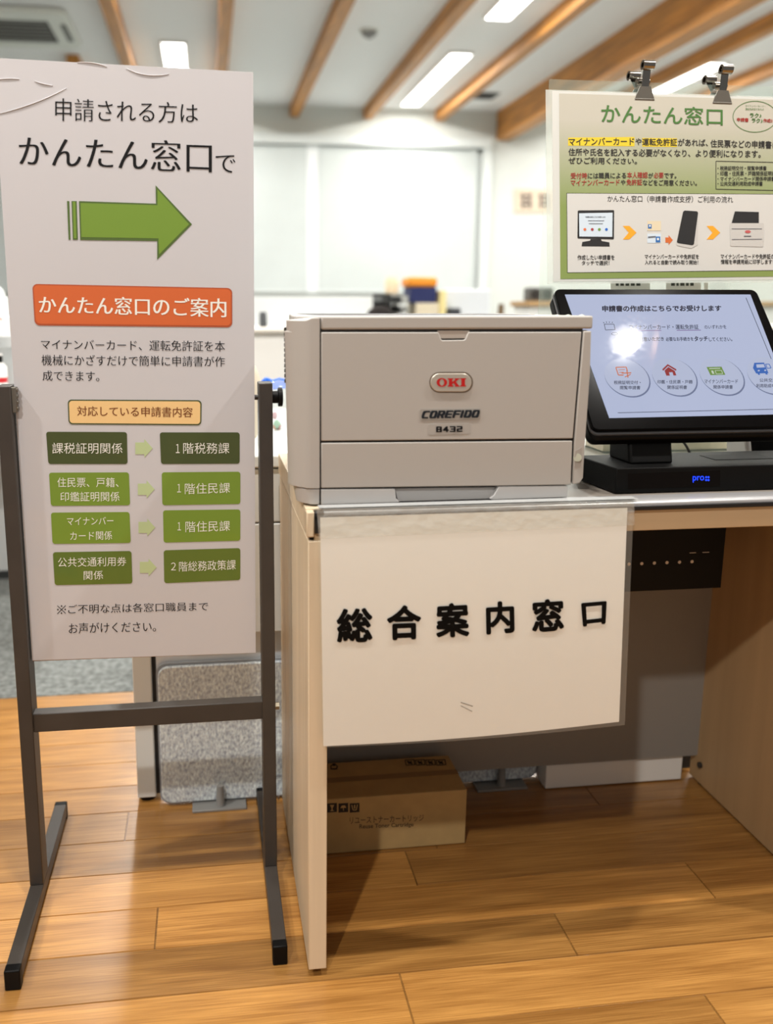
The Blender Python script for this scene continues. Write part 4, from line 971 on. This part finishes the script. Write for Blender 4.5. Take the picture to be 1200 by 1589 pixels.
# things standing on the white desk, seen in the gap beside the printer
clearbag = film_mat('clear_bag', (226, 236, 240), .72, rough=.1, bump=.8, bscale=30)
def lump(c, rx, ry, rz, seed, n=14, m=9, am=.12):
    rr = random.Random(seed); mb = MB(); vs = []
    for j in range(m+1):
        th = PI*j/m
        for k in range(n):
            a = 2*PI*k/n; f_ = 1+rr.uniform(-am, am)
            vs.append(V(c)+V((rx*math.sin(th)*math.cos(a)*f_, ry*math.sin(th)*math.sin(a)*f_, -rz*math.cos(th)*(1+.5*(f_-1)))))
    return mb.add(vs, [(j*n+k, j*n+(k+1) % n, (j+1)*n+(k+1) % n, (j+1)*n+k) for j in range(m) for k in range(n)])
bagY = 1.85
def bpx(x, y): return onY(x, y, bagY)
bg = empty('plastic_bag', (.165, bagY, .69), 'clear plastic bag with blue top standing between sign post and printer', 'bag')
c_ = bpx(424, 648)
lump((c_.x+.012, bagY, .69+.055), .05, .03, .054, 3).build('clear_body', clearbag, bg)
bt = MB()
zz = [bpx(x, y) for x, y in ((402, 596), (413, 585.5), (424, 590), (434, 587), (445, 589), (446, 603), (424, 605), (408, 602))]
bt.prism(zz, (0, .02, 0)).build('blue_top', mat('bag_blue', (24, 104, 226), .35, bump=.6, bscale=60), bg, bevel=.003)
for q, r_, col, nm, lb in (((432, 664), .008, (170, 60, 50), 'snack_packet', 'small red packet in the clear plastic bag'), ((428, 672), .009, (206, 130, 80), 'snack_packet', 'small orange packet low in the clear plastic bag'), ((430, 690), .011, (120, 168, 130), 'snack_packet', 'small green packet at the bottom of the clear plastic bag'), ((426, 645), .008, (190, 130, 140), 'snack_packet', 'small pink packet high in the clear plastic bag')):
    p_ = bpx(*q); z_ = max(p_.z, .69+r_)
    tag(lump((p_.x, bagY, z_), r_*.8, r_*.6, r_, q[0], 10, 6).build('snack_packet', mat('packet_%d_%d' % q, col, .4)), lb, 'packet', 'packets in the clear bag')
tag(lump((onY(392, 640, 1.72).x, 1.72, .69+.075), .022, .03, .075, 9, am=.08).build('paper_bag', mat('bag_beige', (206, 196, 178), .8)), 'beige crumpled paper bag behind the right edge of the tall sign', 'bag')

# ================================================================== OFFICE BEYOND
cw = mat('counter_white', (232, 233, 230), .5)
ct = empty('office_counter', (1.7, 3.3, 0), 'long white counter across the office behind the printer', 'counter')
MB().box(-.05, 3.6, 3.12, 3.55, 0, .862).build('cabinet_front', cw, ct, bevel=.003)
MB().box(-.06, 3.62, 3.1, 3.57, .862, .877).build('countertop', mat('counter_top', (220, 216, 206), .5), ct, bevel=.003)
lt_ = empty('side_table', (-1.2, 2.75, 0), 'white table at the left edge behind the sign stand', 'table')
MB().box(-2.2, -.42, 2.4, 3.08, .68, .705).build('tabletop', cw, lt_, bevel=.003)
MB().box(-2.2, -.44, 3.04, 3.06, .03, .68).build('back_panel', mat('panel_pale', (216, 219, 220), .5), lt_)
MB().box(-2.2, -.44, 3.035, 3.06, 0, .03).build('plinth', mat('plinth_dark', (52, 54, 54), .6), lt_)
for x in (-2.15, -.47): MB().box(x-.02, x+.02, 2.42, 2.46, 0, .68).build('leg', ow, lt_)
def lpx(x, y, yy=2.6): return onY(x, y, yy)
b0 = lpx(15, 550)
tag(MB().lathe([(0, 0), (0, .036), (.8, .042), (.82, .045), (1, .040), (1, 0)], (b0.x+.008, 2.6, .705), (0, 0, .165), 24).build('waste_bin', mat('bin_grey', (172, 178, 180), .5)), 'small grey lidded bin on the left table beside the sign', 'bin')
sb = empty('spray_bottle', (lpx(-2, 560).x, 2.5, .705), 'white bottle with red and orange bands at the left photo edge', 'bottle')
bx0 = lpx(-3, 560, 2.5).x
MB().lathe([(0, 0), (0, .022), (.7, .022), (.8, .012), (1, .012), (1, 0)], (bx0, 2.5, .705), (0, 0, .12), 18).build('body', cw, sb)
MB().lathe([(0, .0222), (1, .0222)], (bx0, 2.5, .745), (0, 0, .015), 18).build('red_band', mat('band_red', (190, 30, 40), .4), sb)
MB().lathe([(0, .0222), (1, .0222)], (bx0, 2.5, .713), (0, 0, .018), 18).build('orange_band', mat('band_orange', (236, 130, 40), .4), sb)
MB().lathe([(0, .0125), (1, .0125)], (bx0, 2.5, .795), (0, 0, .025), 18).build('cap', blackp, sb)
ap = empty('white_printer', (lpx(2, 500, 2.85).x, 2.85, .705), 'white office machine with thin red line behind the grey bin', 'office machine')
ax = lpx(18, 500, 2.85).x
MB().box(ax-.3, ax, 2.75, 3.0, .705, .925).build('body', cw, ap, bevel=.006)
MB().box(ax-.04, ax-.005, 2.748, 2.752, .917, .921).build('red_line', mat('line_red', (226, 60, 50), .5), ap)
MB().box(ax-.3, ax-.035, 2.80, 3.0, .926, .985).lathe([(0, 0), (0, .05), (1, .05), (1, 0)], (ax-.085, 2.86, .98), (0, .1, 0), 20).build('scanner_lid', ow, ap, bevel=.006)

fd = empty('far_desk', (1.5, 5.6, 0), 'white desk far behind the counter holding trays and boxes', 'desk')
MB().box(.3, 1.95, 5.3, 6.0, .70, .72).build('desktop', cw, fd, bevel=.003)
for x in (.35, 1.90):
    for y in (5.35, 5.95): MB().box(x-.02, x+.02, y-.02, y+.02, 0, .70).build('leg', ow, fd)
tag(MB().box(.3, 2.0, 6.01, 6.04, .3, 1.02).build('desk_partition', mat('partition_white', (226, 230, 230), .7), bevel=.004), 'low white partition standing behind the far white desk', 'partition')
blk = mat('chair_black', (38, 32, 30), .8)
oc = empty('office_chair', (1.06, 5.05, 0), 'dark office chair whose top shows above the printer', 'chair')
MB().prism([(x, 5.12, z) for x, z in rrect(.955, 1.125, .56, .955, .07)], (0, .05, 0)).build('backrest', blk, oc, bevel=.015)
MB().prism([(x, y, .43) for x, y in rrect(.83, 1.25, 4.72, 5.14, .08)], (0, 0, .06)).build('seat', blk, oc, bevel=.015)
MB().cyl((1.04, 4.93, .06), (1.04, 4.93, .43), .025, n=14).box(1.02, 1.06, 5.12, 5.16, .44, .60).build('column', blackp, oc)
sbm = MB()
for k in range(5):
    a = 2*PI*k/5; d = V((math.cos(a), math.sin(a), 0)); q = V((1.04, 4.93, .07))
    sbm.tube([q, q+d*.27-V((0, 0, .02))], .018, 8).cyl(q+d*.27-V((0, 0, .07)), q+d*.27-V((0, 0, .02)), .02, n=10)
sbm.build('star_base', blackp, oc)
def trays(name, lb, x0, x1, col, n=5, z0=.72, z1=1.035):
    e_ = empty(name, ((x0+x1)/2, 5.5, z0), lb, 'letter tray', 'letter tray stacks')
    m_ = mat('tray_'+str(col), col, .5); h_ = (z1-z0)/n
    for k in range(n):
        MB().box(x0, x1, 5.4, 5.7, z0+k*h_, z0+k*h_+.01).box(x0, x0+.008, 5.4, 5.7, z0+k*h_, z0+k*h_+h_*.75).box(x1-.008, x1, 5.4, 5.7, z0+k*h_, z0+k*h_+h_*.75).box(x0, x1, 5.692, 5.7, z0+k*h_, z0+k*h_+h_).build('tray', m_, e_)
trays('letter_trays', 'dark grey stack of letter trays behind the printer', 1.10, 1.225, (64, 66, 66))
trays('letter_trays', 'pale striped stack of letter trays beside the dark stack', 1.232, 1.27, (206, 208, 204))
tag(MB().lathe([(0, 0), (0, .04), (.7, .045), (1, .03), (1, 0)], (1.185, 5.5, 1.036), (0, 0, .105), 18).build('cream_roll', mat('roll_cream', (248, 226, 190), .7)), 'cream coloured roll on top of the dark letter trays', 'roll')
tag(MB().box(1.325, 1.47, 5.4, 5.65, .7205, .975).build('document_box', mat('box_cream', (226, 214, 188), .7), bevel=.003), 'cream document box under the navy box with orange lid', 'box')
nb = empty('navy_box', (1.385, 5.52, .976), 'navy blue box with bright orange lid far behind the printer', 'box')
MB().box(1.29, 1.46, 5.42, 5.62, .976, 1.075).build('box_body', mat('box_navy', (30, 40, 92), .5), nb, bevel=.006)
MB().box(1.275, 1.465, 5.41, 5.63, 1.075, 1.138).build('lid', mat('lid_orange', (242, 150, 36), .5), nb, bevel=.02)
tag(MB().box(1.482, 1.525, 5.42, 5.68, .7205, 1.055).build('ring_binder', mat('binder_yellow', (240, 224, 160), .6), bevel=.004), 'pale yellow ring binder standing right of the navy box', 'binder')
tag(MB().box(1.55, 1.86, 5.55, 5.60, .7205, 1.065).build('flat_screen', mat('panel_bluewhite', (222, 228, 234), .5), bevel=.01), 'bluish white back of a flat screen right of the yellow binder', 'screen')
tag(MB().box(1.54, 1.62, 5.40, 5.48, .7205, .945).build('desk_phone', mat('phone_dark', (54, 58, 64), .6), bevel=.01), 'dark grey desk item in front of the bluish white screen', 'phone')
tag(MB().lathe([(0, 0), (0, .025), (.7, .022), (1, .018), (1, 0)], (1.90, 5.45, .7205), (0, 0, .25), 16).build('brown_bottle', mat('bottle_brown', (110, 88, 62), .4)), 'small brown bottle at the right end of the far desk', 'bottle')
dk_ = onY(409, 497, 3.3)
tag(MB().prism([(dk_.x-.012, y, z) for y, z in ((3.3, .878), (3.36, .878), (3.36, .92), (3.34, .935), (3.32, .92))], (.026, 0, 0)).build('tape_dispenser', mat('dispenser_dark', (40, 44, 46), .6), bevel=.003), 'small dark desk item on the white counter beside the sign', 'tape dispenser')
sc = empty('side_cabinet', (2.6, 5.2, 0), 'white cabinet with brown wooden top near the back right wall', 'cabinet')
MB().box(1.92, 3.6, 5.0, 5.27, 0, .955).build('cabinet_body', cw, sc, bevel=.003)
MB().box(1.90, 3.62, 4.98, 5.285, .955, .985).build('wood_top', mat('top_brown', (186, 150, 104), .6), sc, bevel=.003)
ra = empty('radio', (2.05, 5.2, .985), 'grey radio standing on the brown topped cabinet', 'radio')
MB().box(1.97, 2.13, 5.15, 5.25, .9855, 1.07).build('radio_body', mat('radio_grey', (92, 94, 92), .5), ra, bevel=.01)
MB().cyl((2.01, 5.148, 1.027), (2.01, 5.152, 1.027), .03, n=18).cyl((2.09, 5.148, 1.027), (2.09, 5.152, 1.027), .03, n=18).build('speaker_grille', mat('grille_black', (40, 40, 40), .7), ra)
